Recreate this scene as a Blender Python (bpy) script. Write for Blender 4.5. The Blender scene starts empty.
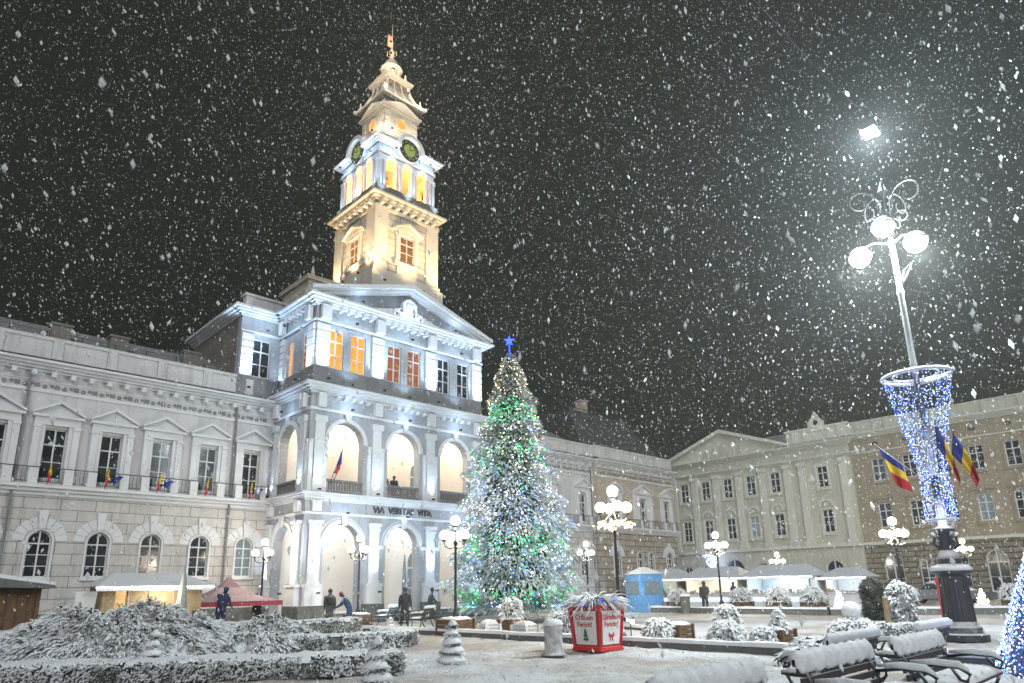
import bpy, bmesh, math, random
import numpy as np
from mathutils import Matrix, Vector
random.seed(7); rng = np.random.default_rng(7)
S = bpy.context.scene; C = S.collection; PI = math.pi

# ---------------------------------------------------------------- camera
cam = bpy.data.cameras.new('camera'); camo = bpy.data.objects.new('camera', cam); C.objects.link(camo)
_f, _cx, _cy = 674., 509., 411.
def _d(u, v):
    a = np.array([u-_cx, -(v-_cy), -_f]); return a/np.linalg.norm(a)
_Z = _d(457, -2155); _X = _d(1233, 574); _X = _X-_Z*_X.dot(_Z); _X /= np.linalg.norm(_X); _Y = np.cross(_Z, _X)
M4 = Matrix(((*_X, 0), (*_Y, 0), (*_Z, 1.65), (0, 0, 0, 1)))
camo.matrix_world = M4
cam.sensor_width = 36; cam.lens = _f/1024*36
cam.shift_x = (512-_cx)/1024; cam.shift_y = (_cy-341.5)/1024
cam.dof.use_dof = True; cam.dof.focus_distance = 28; cam.dof.aperture_fstop = 2.0
cam.clip_end = 2000; cam.clip_start = .1
S.camera = camo
# ---------------------------------------------------------------- world, main light
w = bpy.data.worlds.new('World'); S.world = w; w.use_nodes = True
nt = w.node_tree; bg = nt.nodes['Background']
bg.inputs[0].default_value = (.80, .94, .70, 1); bg.inputs[1].default_value = .0085
sun = bpy.data.lights.new('town_glow', 'SUN'); sun.energy = .90; sun.angle = math.radians(50); sun.color = (.95, .97, 1.)
suno = bpy.data.objects.new('town_glow', sun); C.objects.link(suno)
suno.rotation_euler = Vector((.62, .72, -.55)).to_track_quat('-Z', 'Y').to_euler()
S.view_settings.view_transform = 'Standard'; S.view_settings.look = 'None'
S.view_settings.exposure = 1.0; S.view_settings.gamma = 1; S.view_settings.use_curve_mapping = False
S.cycles.use_denoising = True
S.cycles.max_bounces = 5; S.cycles.diffuse_bounces = 2; S.cycles.glossy_bounces = 2
S.cycles.transmission_bounces = 2; S.cycles.volume_bounces = 0; S.cycles.transparent_max_bounces = 6
S.cycles.sample_clamp_indirect = 2.0; S.cycles.sample_clamp_direct = 0
S.cycles.caustics_reflective = False; S.cycles.caustics_refractive = False
HAZE = 0.0013

# ---------------------------------------------------------------- helpers
class MB:
    def __init__(s, T=None): s.v = []; s.f = []; s.m = []; s.T = T; s.mi = 0; s.cuts = []
    def cut(s):
        if not s.cuts or s.cuts[-1] != len(s.v): s.cuts.append(len(s.v))
        return s
    def pt(s, p):
        s.v.append(tuple(s.T(*p)) if s.T else tuple(p)); return len(s.v)-1
    def face(s, ids): s.f.append(tuple(ids)); s.m.append(s.mi)
    def box(s, x0, x1, y0, y1, z0, z1):
        i = [s.pt(p) for p in ((x0,y0,z0),(x1,y0,z0),(x1,y1,z0),(x0,y1,z0),(x0,y0,z1),(x1,y0,z1),(x1,y1,z1),(x0,y1,z1))]
        for q in ((0,3,2,1),(4,5,6,7),(0,1,5,4),(1,2,6,5),(2,3,7,6),(3,0,4,7)): s.face([i[k] for k in q])
        return s
    def prism(s, poly, d0, d1, ax='d'):
        # poly in (s,z), extruded over d  (ax='d');  or poly in (d,z) extruded over s (ax='s'); or (x,y) over z (ax='z')
        f = {'d': lambda a, b, t: (a, t, b), 's': lambda a, b, t: (t, a, b), 'z': lambda a, b, t: (a, b, t)}[ax]
        n = len(poly)
        a = [s.pt(f(p, q, d0)) for p, q in poly]; b = [s.pt(f(p, q, d1)) for p, q in poly]
        s.face(a[::-1]); s.face(b)
        for k in range(n): s.face((a[k], a[(k+1) % n], b[(k+1) % n], b[k]))
        return s
    def frustum(s, cx, cy, z0, z1, r0, r1, n=4, rot=PI/4, cap=True):
        a = [s.pt((cx+r0*math.cos(rot+2*PI*k/n), cy+r0*math.sin(rot+2*PI*k/n), z0)) for k in range(n)]
        b = [s.pt((cx+r1*math.cos(rot+2*PI*k/n), cy+r1*math.sin(rot+2*PI*k/n), z1)) for k in range(n)]
        for k in range(n): s.face((a[k], a[(k+1) % n], b[(k+1) % n], b[k]))
        if cap: s.face(a[::-1]); s.face(b)
        return s
    def lathe(s, prof, cx=0, cy=0, n=12, rot=0):
        rings = [[s.pt((cx+r*math.cos(rot+2*PI*k/n), cy+r*math.sin(rot+2*PI*k/n), z)) for k in range(n)] for r, z in prof]
        for a, b in zip(rings, rings[1:]):
            for k in range(n): s.face((a[k], a[(k+1) % n], b[(k+1) % n], b[k]))
        s.face(rings[0][::-1]); s.face(rings[-1])
        return s
    def tube(s, pts, r, n=6):
        pts = [Vector(p) for p in pts]; rr = r if isinstance(r, (list, tuple)) else [r]*len(pts)
        rings = []
        up = Vector((.01, .02, 1)).normalized()
        for i, p in enumerate(pts):
            d = (pts[min(i+1, len(pts)-1)]-pts[max(i-1, 0)]).normalized()
            u = up if abs(d.dot(up)) < .95 else Vector((1, 0, 0))
            a = d.cross(u).normalized(); b = d.cross(a).normalized()
            rings.append([s.pt(p+(a*math.cos(2*PI*k/n)+b*math.sin(2*PI*k/n))*rr[i]) for k in range(n)])
        for a, b in zip(rings, rings[1:]):
            for k in range(n): s.face((a[k], a[(k+1) % n], b[(k+1) % n], b[k]))
        s.face(rings[0][::-1]); s.face(rings[-1])
        return s
    def ball(s, c, r, n=8, m=5, sz=1, sx=1, sy=1):
        c = Vector(c); top = s.pt(c+Vector((0, 0, r*sz))); bot = s.pt(c-Vector((0, 0, r*sz)))
        R = []
        for j in range(1, m):
            t = PI*j/m
            R.append([s.pt(c+Vector((r*sx*math.sin(t)*math.cos(2*PI*k/n), r*sy*math.sin(t)*math.sin(2*PI*k/n), r*sz*math.cos(t)))) for k in range(n)])
        for k in range(n): s.face((top, R[0][k], R[0][(k+1) % n])); s.face((bot, R[-1][(k+1) % n], R[-1][k]))
        for a, b in zip(R, R[1:]):
            for k in range(n): s.face((a[k], b[k], b[(k+1) % n], a[(k+1) % n]))
        return s
    def ring(s, c, z, r0, r1, d0, d1, n=12, gap=0., a0=0., a1=PI):
        for k in range(n):
            p = a0+(a1-a0)*(k+gap)/n; q = a0+(a1-a0)*(k+1-gap)/n
            s.prism([(c+r*math.cos(t), z+r*math.sin(t)) for r, t in ((r0, p), (r1, p), (r1, q), (r0, q))], d0, d1)
        return s
    def wall(s, s0, s1, z0, z1, t, ops=()):
        x = s0
        for c, wd, zb, zt, arch in sorted(ops):
            a, b = c-wd/2, c+wd/2
            if a > x: s.box(x, a, -t, 0, z0, z1)
            if zb > z0: s.box(a, b, -t, 0, z0, zb)
            if arch:
                r = wd/2; zs = zt-r; n = 12
                for k in range(n):
                    p, q = PI*k/n, PI*(k+1)/n
                    s.prism([(c+r*math.cos(p), zs+r*math.sin(p)), (c+r*math.cos(q), zs+r*math.sin(q)), (c+r*math.cos(q), z1), (c+r*math.cos(p), z1)], -t, 0)
            elif zt < z1: s.box(a, b, -t, 0, zt, z1)
            x = b
        if x < s1: s.box(x, s1, -t, 0, z0, z1)
        return s
    def cornice(s, s0, s1, z0, z1, pr, e0=0, e1=0, n=3, t=.1):
        h = (z1-z0)/n
        for k in range(n):
            p = pr*((k+1)/n)**1.3
            s.box(s0-(p if e0 else 0), s1+(p if e1 else 0), -t, p, z0+k*h, z0+(k+1)*h-(.004 if k < n-1 else 0))
        return s
def FY(y0, sg=-1): return lambda a, d, z: (a, y0+sg*d, z)      # facade facing -Y
def FX(x0, sg=-1): return lambda a, d, z: (x0+sg*d, a, z)      # facade facing -X

def obj(name, mb, mats, parent=None, smooth=False, recalc=True, base=None):
    if mb.cuts:                                   # one object per piece
        b = sorted(set([0]+mb.cuts+[len(mb.v)])); r = None
        for lo, hi in zip(b, b[1:]):
            p = MB(); p.v = mb.v[lo:hi]
            for f, mi in zip(mb.f, mb.m):
                if lo <= f[0] < hi: p.f.append(tuple(i-lo for i in f)); p.m.append(mi)
            r = obj(name, p, mats, parent, smooth, recalc, base)
        return r
    me = bpy.data.meshes.new(name)
    off = (0, 0, 0) if base is not None else (parent_off.get(parent.name, (0, 0, 0)) if parent else (0, 0, 0))
    V = [(a-off[0], b-off[1], c-off[2]) for a, b, c in mb.v] if any(off) else mb.v
    me.from_pydata(V, [], mb.f)
    if not isinstance(mats, (list, tuple)): mats = [mats]
    for m in mats: me.materials.append(m)
    if len(mats) > 1: me.polygons.foreach_set('material_index', mb.m)
    if recalc:
        bm = bmesh.new(); bm.from_mesh(me); bmesh.ops.recalc_face_normals(bm, faces=bm.faces); bm.to_mesh(me); bm.free()
    if smooth: me.polygons.foreach_set('use_smooth', [True]*len(me.polygons))
    me.update()
    o = bpy.data.objects.new(name, me); C.objects.link(o)
    if base is not None: o.location = base
    if parent: o.parent = parent
    return o
parent_off = {}
def tag(o, label=None, cat=None, group=None, kind=None):
    if label: o['label'] = label
    if cat: o['category'] = cat
    if group: o['group'] = group
    if kind: o['kind'] = kind
    return o
def thing(name, label, cat, loc=(0, 0, 0), rz=0, group=None, world=False):
    o = bpy.data.objects.new(name, None); C.objects.link(o); o.location = loc; o.rotation_euler = (0, 0, rz)
    o.empty_display_size = .3
    if world: parent_off[o.name] = tuple(loc)       # children built in world coordinates
    return tag(o, label, cat, group)
def dup(root, loc, rz=0, label=None, sc=1):
    r = root.copy(); C.objects.link(r); r.location = loc; r.rotation_euler = (0, 0, rz); r.scale = (sc, sc, sc)
    if label: r['label'] = label
    for ch in [c for c in root.children]:
        c = ch.copy(); C.objects.link(c); c.parent = r
        for g in list(ch.children):
            d = g.copy(); C.objects.link(d); d.parent = c
    return r
def light(name, loc, e, col=(1, 1, 1), r=.08, parent=None, kind='POINT', aim=None, size=60, blend=.6):
    l = bpy.data.lights.new(name, kind); l.energy = e; l.color = col
    if kind in ('POINT', 'SPOT'): l.shadow_soft_size = r
    if kind == 'SPOT': l.spot_size = math.radians(size); l.spot_blend = blend
    o = bpy.data.objects.new(name, l); C.objects.link(o); 
    off = parent_off.get(parent.name, (0, 0, 0)) if parent else (0, 0, 0)
    o.location = (loc[0]-off[0], loc[1]-off[1], loc[2]-off[2])
    if aim: o.rotation_euler = Vector(aim).to_track_quat('-Z', 'Y').to_euler()
    if parent: o.parent = parent
    return o

# ---------------------------------------------------------------- materials
def nodes(name):
    m = bpy.data.materials.new(name); m.use_nodes = True
    t = m.node_tree; b = t.nodes['Principled BSDF']
    return m, t, b
def N(t, ty, **kw):
    n = t.nodes.new(ty)
    for k, v in kw.items():
        if k.startswith('i_'):
            key = k[2:]; key = int(key) if key.isdigit() else key
            n.inputs[key].default_value = v
        else: setattr(n, k, v)
    return n
def mix(t, fac, a, b, mode='MIX'):
    n = N(t, 'ShaderNodeMix', data_type='RGBA', blend_type=mode)
    for i, x in ((0, fac), (6, a), (7, b)):
        if hasattr(x, 'links'): t.links.new(x, n.inputs[i])
        else: n.inputs[i].default_value = x if not isinstance(x, tuple) else (*x[:3], 1)
    return n.outputs[2]
def ramp(t, src, a, b):
    n = N(t, 'ShaderNodeMapRange'); t.links.new(src, n.inputs[0]); n.inputs[1].default_value = a; n.inputs[2].default_value = b
    return n.outputs[0]
def math_(t, op, a, b):
    n = N(t, 'ShaderNodeMath', operation=op)
    for i, x in enumerate((a, b)):
        if hasattr(x, 'links'): t.links.new(x, n.inputs[i])
        else: n.inputs[i].default_value = x
    return n.outputs[0]
def noise(t, vec, sc, det=4, rough=.6):
    n = N(t, 'ShaderNodeTexNoise'); n.inputs['Scale'].default_value = sc; n.inputs['Detail'].default_value = det; n.inputs['Roughness'].default_value = rough
    t.links.new(vec, n.inputs['Vector']); return n.outputs[0]
SNOW = (.80, .82, .84)
def surf(name, col, col2=None, rough=.8, sc=3., snow=.0, joints=None, bump=.3, metal=0, streak=False, sn_lo=.35, sn_hi=.75):
    m, t, b = nodes(name)
    tc = N(t, 'ShaderNodeTexCoord'); v = tc.outputs['Object']
    n1 = noise(t, v, sc); 
    c = mix(t, ramp(t, n1, .35, .68), col, col2 or tuple(x*.75 for x in col))
    h = n1
    if streak:
        mp = N(t, 'ShaderNodeMapping'); mp.inputs['Scale'].default_value = (2.2, 2.2, .18); t.links.new(v, mp.inputs[0])
        n2 = noise(t, mp.outputs[0], 1.4, 5, .7)
        c = mix(t, math_(t, 'MULTIPLY', ramp(t, n2, .5, .76), .6), c, tuple(x*.42 for x in col))
        n3 = noise(t, v, 7., 4, .75); c = mix(t, math_(t, 'MULTIPLY', ramp(t, n3, .5, .74), .22), c, tuple(x*.45 for x in col))
    if joints:
        sx = N(t, 'ShaderNodeSeparateXYZ'); t.links.new(v, sx.inputs[0])
        cb = N(t, 'ShaderNodeCombineXYZ'); t.links.new(math_(t, 'ADD', sx.outputs[0], sx.outputs[1]), cb.inputs[0]); t.links.new(sx.outputs[2], cb.inputs[1])
        br = N(t, 'ShaderNodeTexBrick'); t.links.new(cb.outputs[0], br.inputs[0])
        br.inputs['Scale'].default_value = 1; br.inputs['Brick Width'].default_value = joints[0]; br.inputs['Row Height'].default_value = joints[1]
        br.inputs['Mortar Size'].default_value = joints[2]; br.inputs['Mortar Smooth'].default_value = .2
        br.inputs['Color1'].default_value = (1, 1, 1, 1); br.inputs['Color2'].default_value = (.88, .88, .88, 1); br.inputs['Mortar'].default_value = (.36, .35, .34, 1)
        c = mix(t, 1., c, br.outputs[0], 'MULTIPLY')
    if snow > 0:
        g = N(t, 'ShaderNodeNewGeometry'); s2 = N(t, 'ShaderNodeSeparateXYZ'); t.links.new(g.outputs['Normal'], s2.inputs[0])
        f = ramp(t, math_(t, 'ADD', s2.outputs[2], math_(t, 'MULTIPLY', math_(t, 'SUBTRACT', n1, .5), .5)), sn_lo, sn_hi)
        f = math_(t, 'MULTIPLY', f, snow)
        c = mix(t, f, c, SNOW)
    t.links.new(c, b.inputs['Base Color']); b.inputs['Roughness'].default_value = rough; b.inputs['Metallic'].default_value = metal
    if bump:
        bp = N(t, 'ShaderNodeBump'); bp.inputs['Strength'].default_value = bump; bp.inputs['Distance'].default_value = .04
        t.links.new(noise(t, v, sc*6, 3), bp.inputs['Height']); t.links.new(bp.outputs[0], b.inputs['Normal'])
    return m
def emit(name, col, s, sample=False, base=(.8, .8, .8)):
    m, t, b = nodes(name)
    b.inputs['Base Color'].default_value = (*(base if base else [.25*x for x in col]), 1); b.inputs['Emission Color'].default_value = (*col, 1); b.inputs['Emission Strength'].default_value = s
    m.cycles.emission_sampling = 'AUTO' if sample else 'NONE'
    return m
def foliage(name, green, green2, snow, lo=.0, hi=.5, frost=.0, patch=1.2, psc=2.2):
    m, t, b = nodes(name)
    tc = N(t, 'ShaderNodeTexCoord'); g = N(t, 'ShaderNodeNewGeometry')
    c = mix(t, g.outputs['Random Per Island'], green, green2)
    sp = N(t, 'ShaderNodeSeparateXYZ'); t.links.new(g.outputs['Normal'], sp.inputs[0])
    n1 = noise(t, tc.outputs['Object'], psc, 3)
    f = ramp(t, math_(t, 'ADD', sp.outputs[2], math_(t, 'MULTIPLY', math_(t, 'SUBTRACT', n1, .5), patch)), lo, hi)
    f = math_(t, 'MULTIPLY', f, snow)
    if frost: f = math_(t, 'MAXIMUM', f, math_(t, 'MULTIPLY', ramp(t, math_(t, 'FRACT', math_(t, 'MULTIPLY', g.outputs['Random Per Island'], 7.3), 0), .4, .8), frost))
    c = mix(t, f, c, SNOW); t.links.new(c, b.inputs['Base Color']); b.inputs['Roughness'].default_value = .85
    return m
M = {}
M['stone'] = surf('pale_plaster', (.64, .635, .63), (.56, .555, .55), sc=.7, snow=.9, streak=True)
M['ashlar'] = surf('rusticated_pale_stone', (.64, .62, .59), (.56, .54, .51), sc=.9, snow=.9, streak=True, joints=(1.5, .52, .02))
M['trim'] = surf('light_stone_trim', (.72, .73, .745), (.64, .65, .665), sc=1.1, snow=.95)
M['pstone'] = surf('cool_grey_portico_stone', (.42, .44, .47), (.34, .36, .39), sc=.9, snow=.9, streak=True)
M['attic'] = surf('grey_attic_stone', (.25, .25, .26), (.18, .18, .19), sc=1.2, snow=.9, streak=True)
M['tan'] = surf('warm_lit_plaster', (.50, .43, .36), (.41, .35, .29), sc=.8, snow=.9, streak=True)  # warm lamplight put into the pavilion's wall colour
M['warmlitashlar'] = surf('warm_lit_rusticated_stone', (.47, .41, .34), (.38, .33, .27), sc=.8, snow=.9, streak=True, joints=(1.5, .52, .045))  # same lamplight tint, for the pavilion's ground floor
M['tower'] = surf('cream_tower_stone', (.62, .56, .45), (.5, .45, .36), sc=.8, snow=.9, joints=(60, .5, .03))
M['towertrim'] = surf('cream_tower_trim', (.66, .6, .5), (.56, .5, .42), sc=1, snow=.8)
M['towerbase'] = surf('dark_band_and_side_shade', (.22, .2, .17), (.15, .14, .12), sc=1, snow=.7)
M['pale'] = surf('green_lit_plaster', (.58, .58, .49), (.5, .5, .42), sc=.6, snow=.9, streak=True)  # greenish lamp tint mixed into the plaster colour
M['paletrim'] = surf('green_lit_trim', (.68, .68, .60), (.6, .6, .53), sc=.9, snow=.95)  # trim colour carries that green lamp tint too
M['ochre'] = surf('ochre_plaster', (.38, .33, .24), (.30, .26, .19), sc=.6, snow=.9, streak=True)
M['ochreashlar'] = surf('ochre_rusticated_stone', (.33, .295, .23), (.25, .225, .18), sc=.6, snow=.9, streak=True, joints=(1.4, .45, .07))
M['dstone'] = surf('dark_granite', (.16, .165, .16), (.10, .105, .10), sc=4, snow=.9)
M['roof'] = surf('dark_roof_sheet', (.05, .048, .05), (.03, .03, .03), sc=2, snow=.55, sn_lo=.5, sn_hi=1.3)
M['iron'] = surf('black_iron', (.03, .032, .035), rough=.5, sc=8, snow=.95, metal=.3)
M['lamppost'] = surf('snowy_lamp_metal', (.05, .055, .07), (.03, .03, .04), rough=.4, sc=5, snow=1., sn_lo=.1, sn_hi=.5)
M['snow'] = surf('fresh_snow', (.80, .815, .84), (.70, .72, .75), rough=.9, sc=2.5, bump=.6)
M['wood'] = surf('brown_boards', (.16, .09, .045), (.09, .05, .025), sc=5, snow=.95)
M['palewood'] = surf('pale_boards', (.42, .33, .2), (.3, .23, .13), sc=3, snow=.95)
M['slat'] = surf('dark_bench_slats', (.06, .05, .05), (.04, .03, .03), sc=8, snow=1.)
M['red'] = surf('red_paint', (.55, .02, .025), (.4, .015, .02), rough=.5, sc=3, snow=.9)
M['redcloth'] = surf('red_canvas', (.42, .05, .08), (.3, .04, .06), sc=3, snow=.0)
M['redroof'] = surf('red_canvas_under_snow', (.30, .13, .15), (.24, .09, .11), sc=2, snow=.25, sn_lo=.2)
M['canvas'] = surf('white_canvas', (.7, .71, .73), (.6, .6, .63), sc=2, snow=.8)
M['greycanvas'] = surf('grey_canvas', (.30, .31, .33), (.22, .23, .25), sc=4, snow=.6)
M['stallcanvas'] = surf('stall_canvas', (.42, .44, .48), (.32, .34, .38), sc=1.5, snow=.55)
M['white'] = surf('white_paint', (.75, .75, .74), (.68, .68, .67), sc=3, snow=.9)
M['windowframe'] = surf('window_frame_paint', (.72, .72, .71), (.62, .62, .61), sc=3)
M['blue'] = surf('blue_panel', (.14, .34, .62), (.09, .25, .5), sc=3, snow=.8)
M['inner'] = surf('loggia_plaster', (.74, .71, .66), (.68, .65, .6), sc=1)
M['bark'] = surf('bark', (.07, .05, .035), sc=6, snow=.8)
def glass(name, c, e=None, es=0):
    m, t, b = nodes(name); b.inputs['Base Color'].default_value = (*c, 1); b.inputs['Roughness'].default_value = .12
    tc = N(t, 'ShaderNodeTexCoord')
    if e:
        n1 = noise(t, tc.outputs['Object'], 1.6, 2)
        t.links.new(mix(t, ramp(t, n1, .3, .7), e, tuple(x*.55 for x in e)), b.inputs['Emission Color']); b.inputs['Emission Strength'].default_value = es
        m.cycles.emission_sampling = 'NONE'
    else:
        n1 = noise(t, tc.outputs['Object'], 1.1, 3); t.links.new(mix(t, ramp(t, n1, .4, .6), c, tuple(min(1, x*2.6) for x in c)), b.inputs['Base Color'])
    return m
M['glass'] = glass('dark_window_glass', (.018, .022, .028))
M['glasslit'] = glass('lit_orange_glass', (.2, .08, .02), (1., .40, .06), .66)
M['glassdim'] = glass('dim_red_curtain_glass', (.12, .05, .03), (.8, .25, .08), .22)
M['glassbrown'] = glass('brown_curtain_glass', (.12, .06, .03), (.6, .25, .1), .15)
M['glasspale'] = glass('painted_reflection_glass', (.10, .13, .14), (.5, .65, .7), .12)  # pale reflection painted in as a faint glow
def groundmat():
    m, t, b = nodes('trodden_snow')
    tc = N(t, 'ShaderNodeTexCoord'); v = tc.outputs['Object']
    a = noise(t, v, .25, 4); c_ = noise(t, v, 3.5, 5, .7); d = noise(t, v, 14, 3)
    c = mix(t, ramp(t, a, .4, .6), (.68, .69, .72), (.44, .40, .36))
    c = mix(t, math_(t, 'MULTIPLY', ramp(t, c_, .5, .72), .65), c, (.33, .31, .285))
    c = mix(t, math_(t, 'MULTIPLY', ramp(t, d, .6, .8), .35), c, (.72, .73, .75))
    t.links.new(c, b.inputs['Base Color']); b.inputs['Roughness'].default_value = .85
    bp = N(t, 'ShaderNodeBump'); bp.inputs['Strength'].default_value = .9; bp.inputs['Distance'].default_value = .11
    t.links.new(math_(t, 'ADD', c_, math_(t, 'MULTIPLY', d, .4)), bp.inputs['Height']); t.links.new(bp.outputs[0], b.inputs['Normal'])
    return m
M['ground'] = groundmat()
M['fir'] = foliage('frosted_fir', (.03, .075, .03), (.07, .12, .05), .85, .0, .8, frost=.36, patch=2.6, psc=1.3)
M['hedge'] = foliage('snowy_hedge_leaf', (.03, .042, .02), (.055, .06, .035), .95, -.3, .5, patch=4.5, psc=1.6)
M['juniper'] = foliage('snowy_juniper', (.03, .038, .026), (.055, .06, .045), .95, .0, .6, patch=4.2, psc=3.4)
M['darkgreen'] = foliage('dark_cypress', (.012, .02, .012), (.02, .022, .015), .15, .4, 1.)
M['snowbush'] = foliage('snow_laden_twigs', (.05, .055, .04), (.09, .08, .06), .97, -.2, .3, patch=3.6, psc=6.)
M['globe'] = emit('lit_globe', (1., .80, .54), .9)
M['cool'] = emit('lit_cool_lamp', (.93, .97, 1.), 40.)
M['ledw'] = emit('white_led', (.75, .85, 1.), 7., base=None)
M['ledb'] = emit('blue_led', (.06, .2, 1.), 2.8, base=None); M['ledv'] = emit('periwinkle_led', (.45, .55, 1.), 3.2, base=None)
M['ledg'] = emit('green_led', (.04, .9, .28), 1.9, base=None)
M['ledy'] = emit('warm_led', (1., .75, .35), 3., base=None)
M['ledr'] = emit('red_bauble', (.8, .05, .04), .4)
M['bluestar'] = emit('blue_star', (.04, .10, 1.), 1.3, base=None)
M['fl_blue'] = surf('flag_blue', (.01, .03, .30), (.01, .025, .22), sc=6, bump=0)
M['fl_yel'] = surf('flag_yellow', (.85, .6, .02), (.75, .5, .02), sc=6, bump=0)
M['fl_red'] = surf('flag_red', (.6, .015, .03), (.5, .01, .02), sc=6, bump=0)
M['text'] = surf('dark_letters', (.07, .065, .06), sc=5, bump=0)
M['clock'] = emit('lit_clock_dial', (.45, .55, .10), .22, base=(.12, .16, .05))
M['clockdark'] = surf('dark_clock_ring', (.03, .035, .03), sc=5, bump=0)
M['orange'] = emit('orange_round_window', (1., .22, .02), 1.0, base=(.3, .08, .02))
M['stallglow'] = emit('stall_glow', (.45, .65, 1.), 1.)
M['skin'] = surf('skin', (.5, .32, .25), sc=9, bump=0)

# ---------------------------------------------------------------- ground
def grid_axis(a, b, c0, c1, fine, grow=1.16):
    xs = list(np.arange(c0, c1, fine)); st = fine
    x = xs[-1]
    while x < b: st *= grow; x += st; xs.append(x)
    st = fine; x = xs[0]; lo = []
    while x > a: st *= grow; x -= st; lo.append(x)
    return np.array(lo[::-1]+xs)
gx = grid_axis(-350, 450, 2.5, 18, .14); gy = grid_axis(-350, 450, 0, 17, .14)
GX, GY = np.meshgrid(gx, gy, indexing='ij')
def vnoise(x, y, sc, seed):
    r = np.random.default_rng(seed); G = r.random((256, 256)); x = x/sc; y = y/sc
    xi = np.floor(x).astype(int); yi = np.floor(y).astype(int); fx = x-xi; fy = y-yi; fx = fx*fx*(3-2*fx); fy = fy*fy*(3-2*fy)
    g = lambda i, j: G[i % 256, j % 256]
    return (g(xi, yi)*(1-fx)+g(xi+1, yi)*fx)*(1-fy)+(g(xi, yi+1)*(1-fx)+g(xi+1, yi+1)*fx)*fy-.5
near = np.clip(1-np.hypot(GX-9, GY-8)/22, 0, 1)
GZ = near*(vnoise(GX, GY, 1.7, 1)*.09+vnoise(GX, GY, .55, 2)*.09-np.clip(vnoise(GX, GY, .34, 3)+vnoise(GX, GY, 2.3, 6)*.5-.12, 0, 1)*.28)-.02
mb = MB(); mb.v = np.stack([GX, GY, GZ], -1).reshape(-1, 3).tolist()
ny = len(gy)
mb.f = [(i*ny+j, (i+1)*ny+j, (i+1)*ny+j+1, i*ny+j+1) for i in range(len(gx)-1) for j in range(ny-1)]
mb.m = [0]*len(mb.f)
tag(obj('snow_ground', mb, M['ground'], smooth=True, recalc=False), kind='structure')

def kerb(p, q, h, wd, name='kerb'):
    mb = MB(); p = Vector((*p, 0)); q = Vector((*q, 0)); d = (q-p).normalized(); n = Vector((-d.y, d.x, 0))
    L = (q-p).length; k = int(L/.5); mb.mi = 0
    T = lambda a, b, c: tuple(p+d*a+n*b+Vector((0, 0, c)))
    mb.T = T
    mb.box(0, L, -wd/2, wd/2, -.1, h)
    mb.mi = 1
    r = []
    for i in range(k+1):
        s = L*i/k; hh = .07+.04*random.random(); e = wd/2+.03+.03*random.random()
        r.append([mb.pt((s, y, z)) for y, z in ((-e, h-.02), (-e*.8, h+hh*.8), (0, h+hh), (e*.8, h+hh*.8), (e, h-.02))])
    for a, b in zip(r, r[1:]):
        for j in range(4): mb.face((a[j], a[j+1], b[j+1], b[j]))
    return tag(obj(name, mb, [M['dstone'], M['snow']]), kind='structure')
kerb((16.5, 3.), (16.6, 24), .16, .3); kerb((16.6, 24), (14.6, 31), .16, .3)
kerb((37.4, 26), (36.6, 14.6), .3, .5); kerb((36.6, 14.6), (43.5, 2), .3, .5); kerb((21.3, 13.5), (24.5, 21), .10, .2)

# ================================================================ windows (prototypes are filled per building, copies share meshes)
_wd = {}
def win_mesh(w, h, arch, cols=2, trans=.3, fr=.07, bars=1, gmat='glass', fmat='windowframe', surround=None):
    """frame MB / pane MB in local frame: x along, -y outward, z up from sill"""
    f = MB(); f.T = lambda a, d, z: (a, -d, z); g = MB(); g.T = f.T
    r = w/2; zs = h-r if arch else h
    D = -.12
    f.box(-r, -r+fr, D-.06, D, 0, zs); f.box(r-fr, r, D-.06, D, 0, zs); f.box(-r+fr, r-fr, D-.06, D, 0, fr)
    if arch: f.ring(0, zs, r-fr, r, D-.06, D, 10)
    else: f.box(-r+fr, r-fr, D-.06, D, h-fr, h)
    top = h-fr
    f.box(-fr*.5, fr*.5, D-.05, D+.015, fr, top)
    tz = h*(1-trans); f.box(-r+fr, -fr*.5, D-.05, D+.012, tz-fr*.5, tz+fr*.5); f.box(fr*.5, r-fr, D-.05, D+.012, tz-fr*.5, tz+fr*.5)
    for k in range(bars):
        z = tz*(k+1)/(bars+1); f.box(-r+fr, -fr*.5, D-.045, D-.005, z-.02, z+.02); f.box(fr*.5, r-fr, D-.045, D-.005, z-.02, z+.02)
    if arch: g.prism([(-r+.01, .01), (r-.01, .01)]+[((r-.01)*math.cos(PI*k/12), zs+(r-.01)*math.sin(PI*k/12)) for k in range(13)], D-.05, D-.03)
    else: g.box(-r+.01, r-.01, D-.05, D-.03, .01, h-.01)
    return f, g
def window(parent, loc, rz, w, h, arch=False, gmat='glass', fmat='windowframe', label=None, **k):
    key = (w, h, arch, gmat, fmat, tuple(sorted(k.items())))
    if key not in _wd:
        f, g = win_mesh(w, h, arch, **k)
        fo = obj('window', f, M[fmat]); go = obj('pane', g, M[gmat])
        _wd[key] = (fo.data, go.data); bpy.data.objects.remove(fo); bpy.data.objects.remove(go)
    fd, gd = _wd[key]
    o = bpy.data.objects.new('window', fd); C.objects.link(o); o.parent = parent
    off = parent_off[parent.name]; o.location = (loc[0]-off[0], loc[1]-off[1], loc[2]-off[2]); o.rotation_euler = (0, 0, rz)
    p = bpy.data.objects.new('pane', gd); C.objects.link(p); p.parent = o
    if label: o['label'] = label
    return o

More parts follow.
